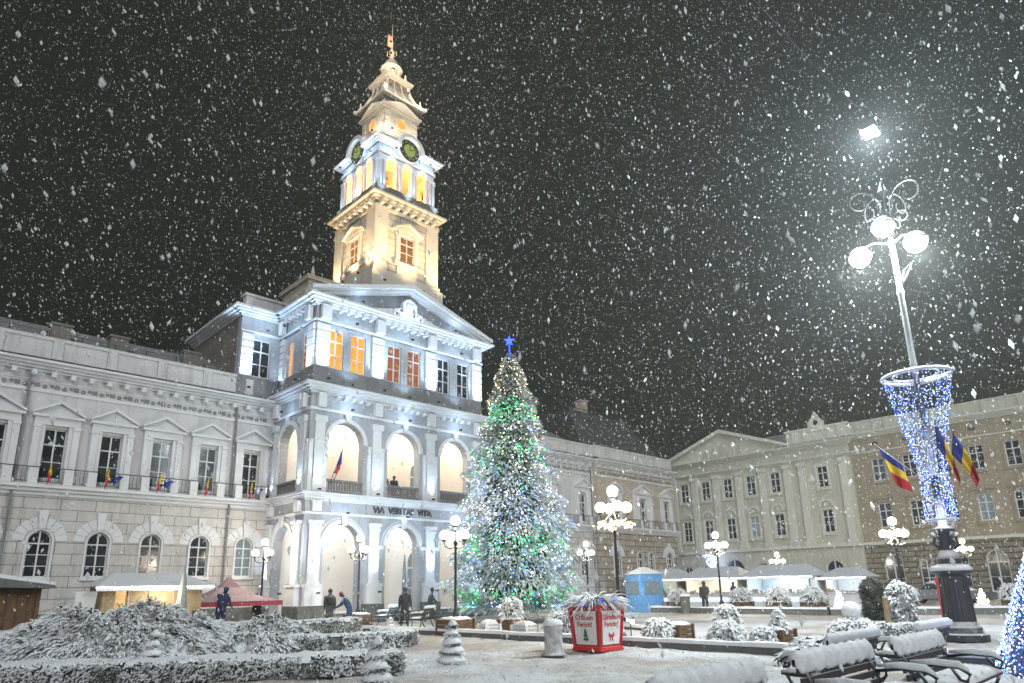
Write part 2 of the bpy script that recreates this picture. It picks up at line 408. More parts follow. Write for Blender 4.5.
# ================================================================ city hall
H = thing('city_hall', 'long pale city hall with arcaded portico lit bluish white and tall clock tower', 'city hall', (24, 38, 0), world=True)
YW, YP, XL, XR = 38.5, 34.0, 17.4, 30.3
def wing(x0, x1, bays, wallm, ashm, y=YW, wide=(), e=0):
    gf = MB(FY(y)); ops = [(b, .98, 2.55, 4.72, True) for b in bays if b not in wide]
    for b in wide: ops += [(b-.9, .9, 2.4, 4.7, True), (b+.9, .9, 2.4, 4.7, True)]
    gf.wall(x0, x1, .9, 6.3, .5, ops)
    obj('ground_floor_wall', gf, M[ashm], H)
    pl = MB(FY(y)); pl.box(x0-.05*e, x1, -.5, .12, 0, .9); obj('plinth', pl, M['dstone'], H)
    uf = MB(FY(y)); ops = [(b, .98 if b not in wide else 1.1, 7.15, 9.62, False) for b in bays]
    uf.wall(x0, x1, 6.3, 13.1, .5, ops); obj('upper_wall', uf, M[wallm], H)
    co = MB(FY(y)); co.cornice(x0, x1, 6.35, 6.85, .42, e, 0)
    obj('balcony_ledge', co, M['trim'], H)
    co = MB(FY(y)); co.cornice(x0, x1, 12.35, 12.85, .62, e, 0, n=4); co.box(x0, x1, 0, .07, 11.35, 11.5); co.box(x0, x1, 0, .04, 11.9, 11.96)
    x = x0+.4
    while x < x1-.2: co.box(x-.1, x+.1, 0, .42, 12.1, 12.349); x += .81
    obj('cornice', co, M['trim'], H)
    orn = MB(FY(y)); x = x0+.8                                     # frieze of low relief scrolls
    while x < x1-.6:
        orn.ring(x, 11.66, .05, .11, 0, .05, 6, a1=2*PI); orn.ring(x+.28, 11.72, .04, .09, 0, .045, 5, a1=2*PI); orn.box(x+.4, x+.62, 0, .04, 11.6, 11.8); x += .82
    obj('frieze_relief', orn, M['attic'], H)
    pa = MB(FY(y)); pa.box(x0, x1, -.45, -.05, 13.1, 14.05); pa.box(x0, x1, -.5, .02, 14.05, 14.22); pa.box(x0, x1, -.45, .0, 12.86, 13.1)
    x = x0+1.2
    while x < x1-.3: pa.box(x-.22, x+.22, -.05, .04, 13.1, 14.05); x += 2.44
    obj('parapet', pa, M['stone'], H)
    tr = MB(FY(y))
    for b in bays:
        tr.cut()
        wd = b in wide
        W_ = .96 if not wd else 1.5; hw = .49 if not wd else .55
        for sg in (-1, 1):
            a, c = sorted((b+sg*hw, b+sg*W_)); tr.box(a+(0.005), c, 0, .14, 7.0, 9.75)
            a, c = sorted((b+sg*(W_-.28), b+sg*(W_+.0))); tr.box(a, c, .14, .22, 7.0, 9.7)
            tr.box(min(b+sg*(W_-.3), b+sg*(W_+.03)), max(b+sg*(W_-.3), b+sg*(W_+.03)), .14, .27, 9.6, 9.76)
        tr.box(b-W_, b+W_, 0, .16, 9.76, 10.12)
        tr.box(b-W_-.12, b+W_+.12, 0, .34, 10.12, 10.25)
        # pediment: raking pieces and tympanum
        P = W_+.15; zt = 10.92 if not wd else 11.05
        tr.prism([(b-P, 10.25), (b+P, 10.25), (b, zt-.1)], 0, .12)
        for sg in (-1, 1):
            tr.prism([(b+sg*P, 10.252), (b+sg*P, 10.36), (b, zt+.08), (b, zt-.08)], 0, .36)
        tr.box(b-W_, b+W_, 0, .20, 6.86, 7.0)
    obj('window_surround', tr, M['trim'], H)
    vo = MB(FY(y))
    for b in bays:
        for c in ((b-.9, b+.9) if b in wide else (b,)):
            vo.cut()
            w2 = .49 if b not in wide else .45; zs = 4.72-.49
            vo.ring(c, zs, w2, w2+.09, 0, .07, 12)
            if b not in wide:
                vo.ring(c, zs, w2+.13, w2+.62, 0, .045, 9, gap=.035)
                vo.prism([(c-.12, 4.95-.15), (c+.12, 4.8), (c+.2, 5.65), (c-.2, 5.65)], .0, .14)
            vo.box(c-w2-.12, c+w2+.12, 0, .14, 2.4, 2.55)
            for sg in (-1, 1): vo.box(min(c+sg*w2, c+sg*(w2+.09)), max(c+sg*w2, c+sg*(w2+.09)), 0, .07, 2.55, zs)
    obj('arch_surround', vo, M['trim'], H)
    for b in bays:
        lit = {8.8: 'glass'}.get(b, 'glass')
        window(H, (b, y, 7.15), 0, .98 if b not in wide else 1.1, 2.47, gmat='glass', trans=.32)
        for c in ((b-.9, b+.9) if b in wide else (b,)):
            window(H, (c, y, 2.55 if b not in wide else 2.4), 0, .98 if b not in wide else .9, 2.17 if b not in wide else 2.3, True, trans=.28, bars=2, gmat='glasspale' if abs(b-16.15) < .1 else 'glass')
    ra = MB(FY(y)); ra.box(x0, x1, .33, .36, 7.62, 7.66); ra.box(x0, x1, .33, .36, 6.95, 6.98)
    x = x0+.1
    while x < x1: ra.box(x-.008, x+.008, .335, .355, 6.98, 7.62); x += .17
    obj('balcony_railing', ra, M['iron'], H)
    pd = MB(FY(y))
    for i, b in enumerate(bays):
        for sg in (-.72, .72): pd.cut().box(b+sg-.2, b+sg+.2, .29, .40, 6.86, 7.6)
    obj('railing_post', pd, M['trim'], H)
lb = [-5.86, -3.42, -.98, 1.46, 3.9, 6.36, 8.8, 11.22, 13.66, 16.12]
wing(-7.5, XL, lb, 'stone', 'ashlar')
rb = [32.0, 34.4, 36.8, 39.2, 41.6, 46.0]
wing(XR, 47.6, rb, 'stone', 'ashlar')
wing(47.6, 60.3, [50.2, 54.6, 58.6], 'tan', 'warmlitashlar', y=YW-.3, wide=(54.6,))
# end wall of the lamp-tinted pavilion, roofs
e = MB(); e.box(59.8, 60.3, 38.7, 52, 0, 14.1); e.cut(); e.box(-7.5, -7, 39, 52, 0, 14.1); obj('end_wall', e, M['tan'], H)
rf = MB()
rf.prism([(39.3, 14.0), (52, 14.0), (46.5, 16.6), (44, 16.6)], -7.5, 15.0, 's')
rf.cut(); rf.prism([(39.3, 14.0), (52, 14.0), (46.5, 16.6), (44, 16.6)], 33, 47.6, 's')
r2 = MB(); r2.v = []
a = [r2.pt(p) for p in ((47, 39.1, 14.1), (60.1, 39.1, 14.1), (60.1, 51, 14.1), (47, 51, 14.1), (49, 42.2, 18.7), (58.2, 42.2, 18.7), (58.2, 48, 18.7), (49, 48, 18.7))]
for q in ((0, 1, 5, 4), (1, 2, 6, 5), (2, 3, 7, 6), (3, 0, 4, 7), (4, 5, 6, 7)): r2.face([a[k] for k in q])
for x0_, x1_, y_ in ((48.9, 58.3, 42.1),): r2.tube([(x0_, y_, 18.9), (x1_, y_, 18.9)], .05, 5)
obj('roof', rf, M['roof'], H); obj('roof', r2, M['roof'], H)
sg_ = MB()
for z in (14.75, 15.15): sg_.tube([(-7.5, 40.4, z), (14.9, 40.4, z)], .022, 5)
x = -7.2
while x < 14.9: sg_.tube([(x, 40.4, 14.3), (x, 40.4, 15.18)], .02, 4); x += 1.6
obj('roof_guard_rail', sg_, M['iron'], H)
for cx in (6.3, 9.1, 13.0, 1.2, 36, 42, 52.5):
    ch = MB(); z1 = 15.75 if cx < 20 else 16.2
    if cx > 50: z1 = 20.2
    ch.box(cx-.45, cx+.45, 40.9 if cx < 50 else 43, 41.6 if cx < 50 else 43.9, 14.2 if cx < 50 else 18.5, z1); ch.box(cx-.53, cx+.53, 40.82 if cx < 50 else 42.92, 41.68 if cx < 50 else 43.98, z1, z1+.12)
    obj('chimney', ch, M['towerbase'] if cx < 50 else M['tan'], H)
dp = MB()
for x in (15.02, 4.95, 47.2): dp.cut().tube([(x, 38.36, 12.2), (x, 38.36, .5)], .06, 6)
obj('drainpipe', dp, M['attic'], H)

# ---- portico
cs = (19.72, 23.75, 27.78)
SY = (36.45,)
gfo = [(c, 2.3, .5, 5.33, True) for c in cs]
ffo = [(c, 2.36, 7.15, 11.12, True) for c in cs]
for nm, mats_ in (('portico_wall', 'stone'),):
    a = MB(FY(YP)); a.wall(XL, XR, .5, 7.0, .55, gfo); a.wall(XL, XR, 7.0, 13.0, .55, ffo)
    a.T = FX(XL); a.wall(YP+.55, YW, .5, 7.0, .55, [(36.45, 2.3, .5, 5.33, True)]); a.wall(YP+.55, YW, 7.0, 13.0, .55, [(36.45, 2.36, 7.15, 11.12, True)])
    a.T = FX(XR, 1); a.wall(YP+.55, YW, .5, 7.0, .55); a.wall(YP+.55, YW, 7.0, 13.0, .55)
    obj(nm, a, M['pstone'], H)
sl = MB(); sl.box(XL+.55, XR-.55, YP+.55, YW+.02, 6.7, 7.0); sl.box(XL+.55, XR-.55, YP+.55, YW+.02, 12.5, 12.8); obj('loggia_floor', sl, M['inner'], H)
sl = MB(); sl.box(XL-.2, XR+.2, YP-.3, YW-.14, 0, .5); sl.box(XL+1.0, XR-1.0, YP-.65, YP-.3, 0, .33); sl.box(XL+1.0, XR-1.0, YP-1., YP-.65, 0, .16); obj('steps', sl, M['dstone'], H)
bw = MB(FY(YW-.52)); 
bw.wall(XL+.55, XR-.55, .5, 6.7, .08, [(c, 1.5, .5, 4.2, True) for c in cs]); bw.wall(XL+.55, XR-.55, 7.0, 12.5, .08, [(c, 1.3, 7.0, 10.2, True) for c in cs])
bw.T = None; bw.box(XR-.62, XR-.56, YP+.56, YW-.03, .5, 6.69); bw.box(XR-.62, XR-.56, YP+.56, YW-.03, 7.0, 12.49)
obj('loggia_back_wall', bw, M['inner'], H)
for c in cs:
    window(H, (c, YW-.4, .5), 0, 1.5, 3.7, True, gmat='glasspale', fmat='white', trans=.3, bars=1)
    window(H, (c, YW-.4, 7.0), 0, 1.3, 3.2, True, gmat='glasspale', fmat='white', trans=.3, bars=1)
pk = MB(FY(YP)); 
pcs = (17.98, 21.73, 25.77, 29.72)
def pilasters(mb, c, w2=.33):
    mb.cut()
    mb.box(c-w2-.17, c+w2+.17, 0, .30, .5, 1.9); mb.box(c-w2-.22, c+w2+.22, 0, .36, 1.9, 2.06)
    mb.box(c-w2, c+w2, 0, .17, 2.06, 5.0)
    mb.box(c-w2-.05, c+w2+.05, 0, .22, 2.06, 2.2); mb.box(c-w2-.05, c+w2+.05, 0, .24, 5.0, 5.12); mb.box(c-w2-.1, c+w2+.1, 0, .29, 5.24, 5.42); mb.box(c-w2-.02, c+w2+.02, 0, .2, 5.12, 5.24)
    for s_ in (-1, 1):
        a_, b_ = sorted((c+s_*(w2+.001), c+s_*(w2+.42))); 
        if XL-.01 < a_ and b_ < XR+.5: mb.box(a_, b_, 0, .10, 3.98, 4.18); 
    mb.box(c-w2, c+w2, 0, .16, 7.0, 7.75); mb.box(c-w2+.05, c+w2-.05, 0, .12, 7.75, 9.25)
    mb.box(c-w2, c+w2, 0, .18, 9.25, 9.35); mb.box(c-w2+.03, c+w2-.03, 0, .15, 9.35, 10.95); mb.box(c-w2-.06, c+w2+.06, 0, .24, 10.95, 11.3)
    for s_ in (-1, 1):
        a_, b_ = sorted((c+s_*(w2+.002), c+s_*(w2+.25))); mb.box(a_, b_, 0, .10, 9.72, 9.9); mb.box(a_, b_, 0, .055, 7.0, 9.72)
for c in pcs: pilasters(pk, c)
pk.T = FX(XL); pilasters(pk, 34.62); pilasters(pk, 38.0, .2)
pk.T = FX(XR, 1); pilasters(pk, 34.62); pilasters(pk, 38.0, .2)
obj('pilaster', pk, M['trim'], H)
ar = MB(FY(YP))
def archi(mb, c):
    mb.cut()
    mb.ring(c, 5.33-1.15, 1.15, 1.38, 0, .10, 16); mb.ring(c, 11.12-1.18, 1.18, 1.40, 0, .10, 16)
    mb.ring(c, 5.33-1.15, 1.44, 1.5, 0, .05, 16)
    mb.prism([(c-.13, 5.2+.0), (c+.13, 5.2), (c+.2, 5.75), (c-.2, 5.75)], .101, .22); mb.prism([(c-.13, 11.13), (c+.13, 11.13), (c+.2, 11.6), (c-.2, 11.6)], .101, .22)
for c in cs: archi(ar, c)
ar.T = FX(XL); archi(ar, 36.45); ar.T = FX(XR, 1); archi(ar, 36.45)
obj('archivolt', ar, M['trim'], H)
en = MB(FY(YP))
def entab(mb, s0, s1, e0, e1):
    mb.box(s0-.05*e0, s1+.05*e1, 0, .08, 5.76, 5.9)
    mb.cornice(s0, s1, 6.5, 6.95, .42, e0, e1, n=4)
    mb.box(s0-.05*e0, s1+.05*e1, 0, .08, 11.62, 11.78)
    mb.cornice(s0, s1, 12.6, 13.12, .60, e0, e1, n=4)
    mb.box(s0, s1, 0, .06, 17.0, 17.12); mb.cornice(s0, s1, 18.02, 18.5, .66, e0, e1, n=4)
entab(en, XL, XR, 1, 1)
en.T = FX(XL); entab(en, YP, YW, 0, 0); en.T = FX(XR, 1); entab(en, YP, YW, 0, 0)
obj('cornice', en, M['trim'], H)
br = MB(FY(YP))
for c in pcs:
    br.cut(); br.box(c-.25, c+.25, 0, .30, 11.8, 12.6)
    br.cut()
    if c in (pcs[0], pcs[3]): br.box(c-.28, c+.28, 0, .26, 5.92, 6.49)
    br.cut(); br.box(c-.3, c+.3, 0, .3, 17.14, 18.0)
    continue
if 0:
    pass; br.box(c-.3, c+.3, 0, .3, 17.14, 18.0)
x = XL+.5; dn = MB(FY(YP))
while x < XR-.3:
    if min(abs(x-c) for c in pcs) > .5: dn.box(x-.07, x+.07, 0, .38, 17.8, 18.018); dn.box(x-.07, x+.07, 0, .34, 12.4, 12.598)
    x += .52
dn.T = FX(XL)
for k in range(5): dn.box(35.2+.5*k, 35.34+.5*k, 0, .38, 17.8, 18.018)
obj('dentil_course', dn, M['trim'], H)
br.T = FX(XL)
for c in (34.62, 38.0): br.cut(); br.box(c-.25, c+.25, 0, .3, 11.8, 12.6); br.cut(); br.box(c-.25, c+.25, 0, .26, 5.92, 6.49); br.cut(); br.box(c-.25, c+.25, 0, .3, 17.14, 18.0)
obj('bracket', br, M['trim'], H)
ba = MB(FY(YP))
def balus(mb, c, w_=1.18):
    mb.cut()
    mb.box(c-w_, c+w_, -.25, .06, 7.64, 7.76); mb.box(c-w_, c+w_, -.25, .06, 6.96, 7.1)
    k = 0
    while True:
        x = c-w_+.1+k*.17
        if x > c+w_-.05: break
        mb.box(x-.045, x+.045, -.15, -.05, 7.1, 7.64); k += 1
for c in cs: balus(ba, c)
ba.T = FX(XL); balus(ba, 36.45); ba.T = FX(XR, 1); balus(ba, 36.45)
obj('balustrade', ba, M['attic'], H)
dk = MB(FY(YP))
for c in pcs: dk.cut().box(c-.62 if c > 18 else XL-.28, c+.62 if c < 29 else XR+.28, 0, .42, 0, .95)
dk.T = FX(XL); dk.cut(); dk.box(YP, YP+1.1, 0, .42, 0, .95); dk.cut(); dk.box(37.6, 38.3, 0, .42, 0, .95)
obj('plinth', dk, M['dstone'], H)
# third floor
at = MB(FY(YP+.05)); at.box(XL+.05, XR-.05, -.5, 0, 13.0, 14.25)
w3 = [18.85, 20.35, 22.98, 24.5, 26.95, 28.62]
at.T = FX(XL+.05); at.box(YP+.55, YW-.05, -.5, 0, 13.0, 14.25); at.T = FX(XR-.05, 1); at.box(YP+.55, YW-.05, -.5, 0, 13.0, 14.25)
at.T = FY(YW-.03); at.box(14.9, XL, -.5, 0, 13.05, 14.25); at.box(XR, 32.8, -.5, 0, 13.05, 14.25)
obj('attic_band', at, M['attic'], H)
tw = MB(FY(YP+.1)); tw.wall(XL+.1, XR-.1, 14.25, 18.05, .5, [(x, 1.02, 14.3, 16.72, False) for x in w3])
tw.T = FX(XL+.1); tw.wall(YP+.6, YW-.02, 14.25, 18.05, .5, [(35.35, .8, 14.3, 16.6, False), (37.2, .8, 14.3, 16.6, False)])
tw.T = FX(XR-.1, 1); tw.wall(YP+.6, YW-.02, 14.25, 18.05, .5, [(35.35, .8, 14.3, 16.6, False), (37.2, .8, 14.3, 16.6, False)])
tw.T = FY(YW); tw.wall(14.9, XL+.2, 14.25, 18.05, .5, [(16.25, 1.15, 14.3, 16.7, False)]); tw.wall(XR-.2, 32.8, 14.25, 18.05, .5, [(31.5, 1.15, 14.3, 16.7, False)])
sw = MB(FX(14.9)); sw.wall(YW+.5, 46.5, 13.5, 18.05, .5, []); sw.cut(); sw.T = FX(32.8, 1); sw.wall(YW+.5, 46.5, 13.5, 18.05, .5, []); obj('side_wall', sw, M['towerbase'], H)  # darker colour stands in for the shade on these unlit sides
tw.T = None; tw.box(15.4, 32.3, 46, 46.5, 13.5, 18.05)
obj('third_floor_wall', tw, M['pstone'], H)
for x, g in zip(w3, ('glasslit', 'glasslit', 'glassdim', 'glassdim', 'glass', 'glass')): window(H, (x, YP+.1, 14.3), 0, 1.02, 2.42, gmat=g, trans=.3, label='window glowing orange' if g == 'glasslit' else None)
for y in (35.35, 37.2): window(H, (XL+.1, y, 14.3), -PI/2, .8, 2.3, gmat='glasslit' if y > 37 else 'glassdim', trans=.3); window(H, (XR-.1, y, 14.3), PI/2, .8, 2.3, trans=.3)
window(H, (16.25, YW, 14.3), 0, 1.15, 2.4, trans=.32); window(H, (31.5, YW, 14.3), 0, 1.15, 2.4, trans=.32)
ru = MB(FY(YP+.1))
def rust(mb, c, w_=.42, top=17.0):
    mb.cut()
    z = 14.28; 
    while z < top-.2: mb.box(c-w_, c+w_, 0, .16, z, z+.36); mb.box(c-w_+.03, c+w_-.03, 0, .10, z+.36, z+.44); z += .44
for c in (17.93, 21.68, 25.76, 29.78): rust(ru, c)
ru.T = FX(XL+.1); rust(ru, 34.45, .34); rust(ru, 38.1, .25)
ru.T = FY(YW); rust(ru, 15.3, .36); rust(ru, 32.4, .36)
obj('rusticated_pilaster', ru, M['trim'], H)
c3 = MB(FY(YW)); c3.cornice(14.9, XL, 18.02, 18.5, .66, 1, 0, n=4); c3.cornice(XR, 32.8, 18.02, 18.5, .66, 0, 1, n=4)
c3.T = FX(14.9); c3.cornice(YW, 46.5, 18.02, 18.5, .66, 0, 0, n=4); c3.T = FX(32.8, 1); c3.cornice(YW, 46.5, 18.02, 18.5, .66, 0, 0, n=4)
c3.T = FY(YW); c3.box(14.9, XL, 0, .08, 17.0, 17.12); c3.box(XR, 32.8, 0, .08, 17.0, 17.12)
obj('cornice', c3, M['trim'], H)
pa = MB(); pa.box(15.2, 18.3, 38.9, 39.4, 18.5, 19.55); pa.box(15.1, 18.4, 38.8, 39.5, 19.55, 19.7); pa.cut(); pa.box(29.5, 32.5, 38.9, 39.4, 18.5, 19.55); pa.box(29.4, 32.6, 38.8, 39.5, 19.55, 19.7)
obj('parapet', pa, M['stone'], H)
# pediment
xc = 23.85; z0, za = 18.5, 20.55
pe = MB(FY(YP)); pe.prism([(XL-.1, z0), (XR+.1, z0), (xc, za-.05)], -.3, -.05)
obj('tympanum', pe, M['attic'], H)
pe = MB(FY(YP))
for sg, xe in ((-1, XL-.62), (1, XR+.5)):
    for d1, o1, o2 in ((.66, .12, .34), (.45, .0, .12), (.2, -.14, -.0)):
        pe.prism([(xe, z0+o1), (xe, z0+o2), (xc, za+o2+.08), (xc, za+o1+.0)], -.3, d1) if sg < 0 else pe.prism([(xc, za+o1), (xc, za+o2+.08), (xe, z0+o2), (xe, z0+o1)], -.3, d1)
obj('raking_cornice', pe, M['trim'], H)
cr = MB(FY(YP))      # coat of arms relief: block, shield, wings and scrolls
cr.box(xc-.75, xc+.75, -.05, .25, 18.52, 19.0); cr.prism([(xc-.5, 19.0), (xc+.5, 19.0), (xc+.55, 19.7), (xc+.3, 19.95), (xc, 20.05), (xc-.3, 19.95), (xc-.55, 19.7)], -.05, .28)
cr.prism([(xc-.25, 19.12), (xc, 19.02), (xc+.25, 19.12), (xc+.3, 19.6), (xc-.3, 19.6)], .28, .36)
cr.ring(xc-.95, 18.85, .12, .27, -.05, .2, 10, a1=2*PI); cr.ring(xc+.95, 18.85, .12, .27, -.05, .2, 10, a1=2*PI)
for sg in (-1, 1):
    for k in range(5): cr.ring(xc+sg*(.6+.35*k), 19.15-.1*k, .1, .2-.01*k, -.05, .13, 6, a0=PI*.1*k, a1=PI*(1.3+.1*k))
    cr.prism([(xc+sg*.8, 18.53), (xc+sg*3.6, 18.53), (xc+sg*2.0, 18.95), (xc+sg*1.2, 19.1)], -.05, .06)
obj('coat_of_arms', cr, M['white'], H)
pr = MB(FY(YP)); pr.prism([(XL-.5, 18.52), (xc, 20.7), (XR+.5, 18.52)], -5.0, -.3); obj('roof', pr, M['roof'], H)
hr = MB(); a = [hr.pt(p) for p in ((14.5, 38.9, 18.5), (33.2, 38.9, 18.5), (33.2, 46.8, 18.5), (14.5, 46.8, 18.5), (19, 42, 20.4), (28, 42, 20.4))]
for q in ((0, 1, 5, 4), (1, 2, 5), (2, 3, 4, 5), (3, 0, 4), (0, 3, 2, 1)): hr.face([a[k] for k in q])
obj('roof', hr, M['roof'], H)
# inscription
def text(s, size, name, mat, parent, mtx, depth=.02, bold=0):
    cu = bpy.data.curves.new('t', 'FONT'); cu.body = s; cu.size = size; cu.extrude = depth; cu.align_x = 'CENTER'; cu.align_y = 'CENTER'; cu.offset = bold
    to = bpy.data.objects.new('t', cu); C.objects.link(to); bpy.context.view_layer.update()
    me = bpy.data.meshes.new_from_object(to.evaluated_get(bpy.context.evaluated_depsgraph_get()))
    bpy.data.objects.remove(to); me.materials.clear(); me.materials.append(mat)
    o = bpy.data.objects.new(name, me); C.objects.link(o)
    if parent: o.parent = parent
    o.matrix_local = mtx
    return o
off = parent_off[H.name]
text('VIA  VERITAS  VITA', .50, 'inscription', M['text'], H, Matrix.Translation((23.75-off[0], YP-.10-off[1], 6.2-off[2])) @ Matrix.Rotation(PI/2, 4, 'X'), .04, .012)
pn = MB(FY(YP)); pn.box(21.2, 26.3, 0, .06, 5.93, 6.48); obj('inscription_panel', pn, M['pstone'], H)
# ---- tower
TX0, TX1, TY0, TY1 = 23.0, 28.3, 36.9, 42.2; tcx, tcy = 25.65, 39.55
ts = MB(); 
fr = [(FY(TY0), TX0, TX1, tcx), (FX(TX0), TY0, TY1, tcy), (FX(TX1, 1), TY0, TY1, tcy), (FY(TY1, 1), TX0, TX1, tcx)]
ts.box(TX0+.02, TX1-.02, TY0+.02, TY1-.02, 18.5, 28.05)
for T, a, b, c in fr:
    ts.T = T
obj('tower_shaft', ts, M['tower'], H)
tt = MB()
for i, (T, a, b, c) in enumerate(fr):
    tt.T = T
    e_ = 1 if i in (0, 3) else 0
    tt.box(a-.14*e_, a+.95, 0, .14, 23.3, 28.0); tt.box(b-.95, b+.14*e_, 0, .14, 23.3, 28.0)      # corner strips
    tt.box(a-.25*e_, b+.25*e_, 0, .25, 22.9, 23.25); tt.box(a-.4*e_, b+.4*e_, 0, .4, 18.5, 22.9)
    tt.box(c-.95, c-.62, 0, .16, 24.3, 26.5); tt.box(c+.62, c+.95, 0, .16, 24.3, 26.5); tt.box(c-1.05, c+1.05, 0, .2, 26.5, 26.75)
    tt.box(c-1.1, c+1.1, 0, .25, 24.05, 24.3); tt.box(c-.85, c+.85, 0, .12, 23.3, 24.05)
    tt.prism([(c-1.25, 26.75), (c+1.25, 26.75), (c, 27.3)], 0, .22)
    for sg in (-1, 1): tt.prism([(c+sg*1.3, 26.76), (c+sg*1.3, 26.9), (c, 27.5), (c, 27.34)], 0, .4)
    tt.box(a-.15*e_, b+.15*e_, 0, .15, 28.0, 28.25)
    k = a+.3
    while k < b: tt.box(k-.12, k+.12, 0, .5, 28.26, 28.6); k += .66
    tt.cornice(a, b, 28.6, 29.05, .62, e_, e_, n=3)
tt.T = None; tt.box(TX0+.12, TX1-.12, TY0+.12, TY1-.12, 28.0, 29.04)
obj('tower_trim', tt, M['towertrim'], H)
tb = MB(); tb.box(TX0-.1, TX1+.1, TY0-.1, TY1+.1, 29.05, 29.95); obj('tower_band', tb, M['towerbase'], H)
for (T, a, b, c), rz, g in zip(fr, (0, -PI/2, PI/2, PI), ('glassbrown', 'glassdim', 'glass', 'glass')):
    p = T(c, .16, 24.5); window(H, p, rz, 1.24, 1.95, gmat=g, fmat='towertrim', trans=.3)
# attic block before the tower's left side
ab = MB(); ab.box(19.6, 23, 39.6, 43.5, 18.5, 22.3); ab.box(19.4, 23, 39.4, 43.7, 22.3, 22.6); ab.frustum(20.1, 40.1, 22.6, 23.6, .22, .05, 8)
obj('tower_annex', ab, M['tower'], H)
# belfry
bf = MB(); WA = 3.0
bx0, bx1, by0, by1 = TX0+.15, TX1-.15, TY0+.15, TY1-.15
bfr = [(FY(by0), bx0, bx1, tcx), (FX(bx0), by0+.4, by1-.4, tcy), (FX(bx1, 1), by0+.4, by1-.4, tcy), (FY(by1, 1), bx0, bx1, tcx)]
for i, (T, a, b, c) in enumerate(bfr):
    bf.T = T; bf.wall(a, b, 29.95, 33.0, .4, [(c+k*1.38, .92, 29.96, 32.6, True) for k in (-1, 0, 1)])
bf.T = None; bf.box(bx0, bx1, by0, by1, 33.0, 34.0)
obj('belfry_wall', bf, M['trim'], H)
bc = MB()
for i, (T, a, b, c) in enumerate(fr):
    bc.T = T; e_ = 1 if i in (0, 3) else 0
    for k in (-1, 0, 1): bc.ring(c+k*1.38, 32.14, .46, .58, -.15, -.02, 10)
    for x_ in (c-2.35, c-2.07+.0, c-.69, c+.69, c+2.07, c+2.35): bc.box(x_-.09, x_+.09, -.15, .02, 29.95, 32.1); bc.box(x_-.13, x_+.13, -.15, .06, 32.0, 32.2)
    bc.box(a+.1, b-.1, -.15+.02*e_, .0+.003*e_, 32.75+.003*e_, 32.95+.003*e_)
    # clock gable: cornice runs level, then arches over the dial
    zc = 33.75; R = 1.0
    bc.cornice(a, c-R-.1, 33.45, 33.85, .42, e_, 0, n=3, t=0); bc.cornice(c+R+.1, b, 33.45, 33.85, .42, 0, e_, n=3, t=0)
    bc.ring(c, zc, R-.08, R+.22, -.15, .45, 16, a0=-.15, a1=PI+.15); bc.prism([(c+(R-.05)*math.cos(q), zc+(R-.05)*math.sin(q)) for q in [2*PI*k/24 for k in range(24)]], -.15, .12)
obj('clock_cornice', bc, M['white'], H)
for i, (T, a, b, c) in enumerate(fr):
    d = MB(T); d.prism([(c+.88*math.cos(2*PI*k/28), 33.75+.88*math.sin(2*PI*k/28)) for k in range(28)], .12, .16)
    ck = obj('clock', d, M['clockdark'], H)
    parent_off[ck.name] = parent_off[H.name]
    d = MB(T); d.prism([(c+.5*math.cos(2*PI*k/28), 33.75+.5*math.sin(2*PI*k/28)) for k in range(28)], .165, .19); obj('dial', d, M['clock'], ck)
    d = MB(T)
    for k in range(12):
        q = 2*PI*k/12; x_, z_ = c+.70*math.cos(q), 33.75+.70*math.sin(q)
        d.prism([(x_+.07*math.cos(q)+.03*math.sin(q), z_+.07*math.sin(q)-.03*math.cos(q)), (x_+.07*math.cos(q)-.03*math.sin(q), z_+.07*math.sin(q)+.03*math.cos(q)), (x_-.07*math.cos(q)-.03*math.sin(q), z_-.07*math.sin(q)+.03*math.cos(q)), (x_-.07*math.cos(q)+.03*math.sin(q), z_-.07*math.sin(q)-.03*math.cos(q))], .165, .19)
    obj('hour_mark', d, M['clock'], ck)
    d = MB(T); d.prism([(c-.03, 33.7), (c+.03, 33.7), (c+.02, 34.35), (c-.02, 34.35)], .195, .21); d.prism([(c-.04, 33.72), (c-.02, 33.8), (c+.42, 33.98), (c+.44, 33.94)], .195, .205); obj('hands', d, M['clockdark'], ck)
bfl = MB(); bfl.box(bx0+.4, bx1-.4, by0+.4, by1-.4, 29.96, 30.0); bfl.box(tcx-.5, tcx+.5, tcy-.5, tcy+.5, 30, 33); obj('belfry_core', bfl, M['towertrim'], H)
for dx, dy in ((-1.8, -1.8), (1.8, -1.8), (-1.8, 1.6), (.2, -1.9), (-1.9, .1)): light('belfry_lamp', (tcx+dx, tcy+dy, 30.5), 200, (1, .40, .06), .15, H)
be = MB(); be.lathe([(.5, 31.3), (.46, 31.5), (.3, 31.75), (.27, 32.1), (.12, 32.25), (.05, 32.3)], tcx-1.3, tcy-1.2, 12); obj('bell', be, M['text'], H)
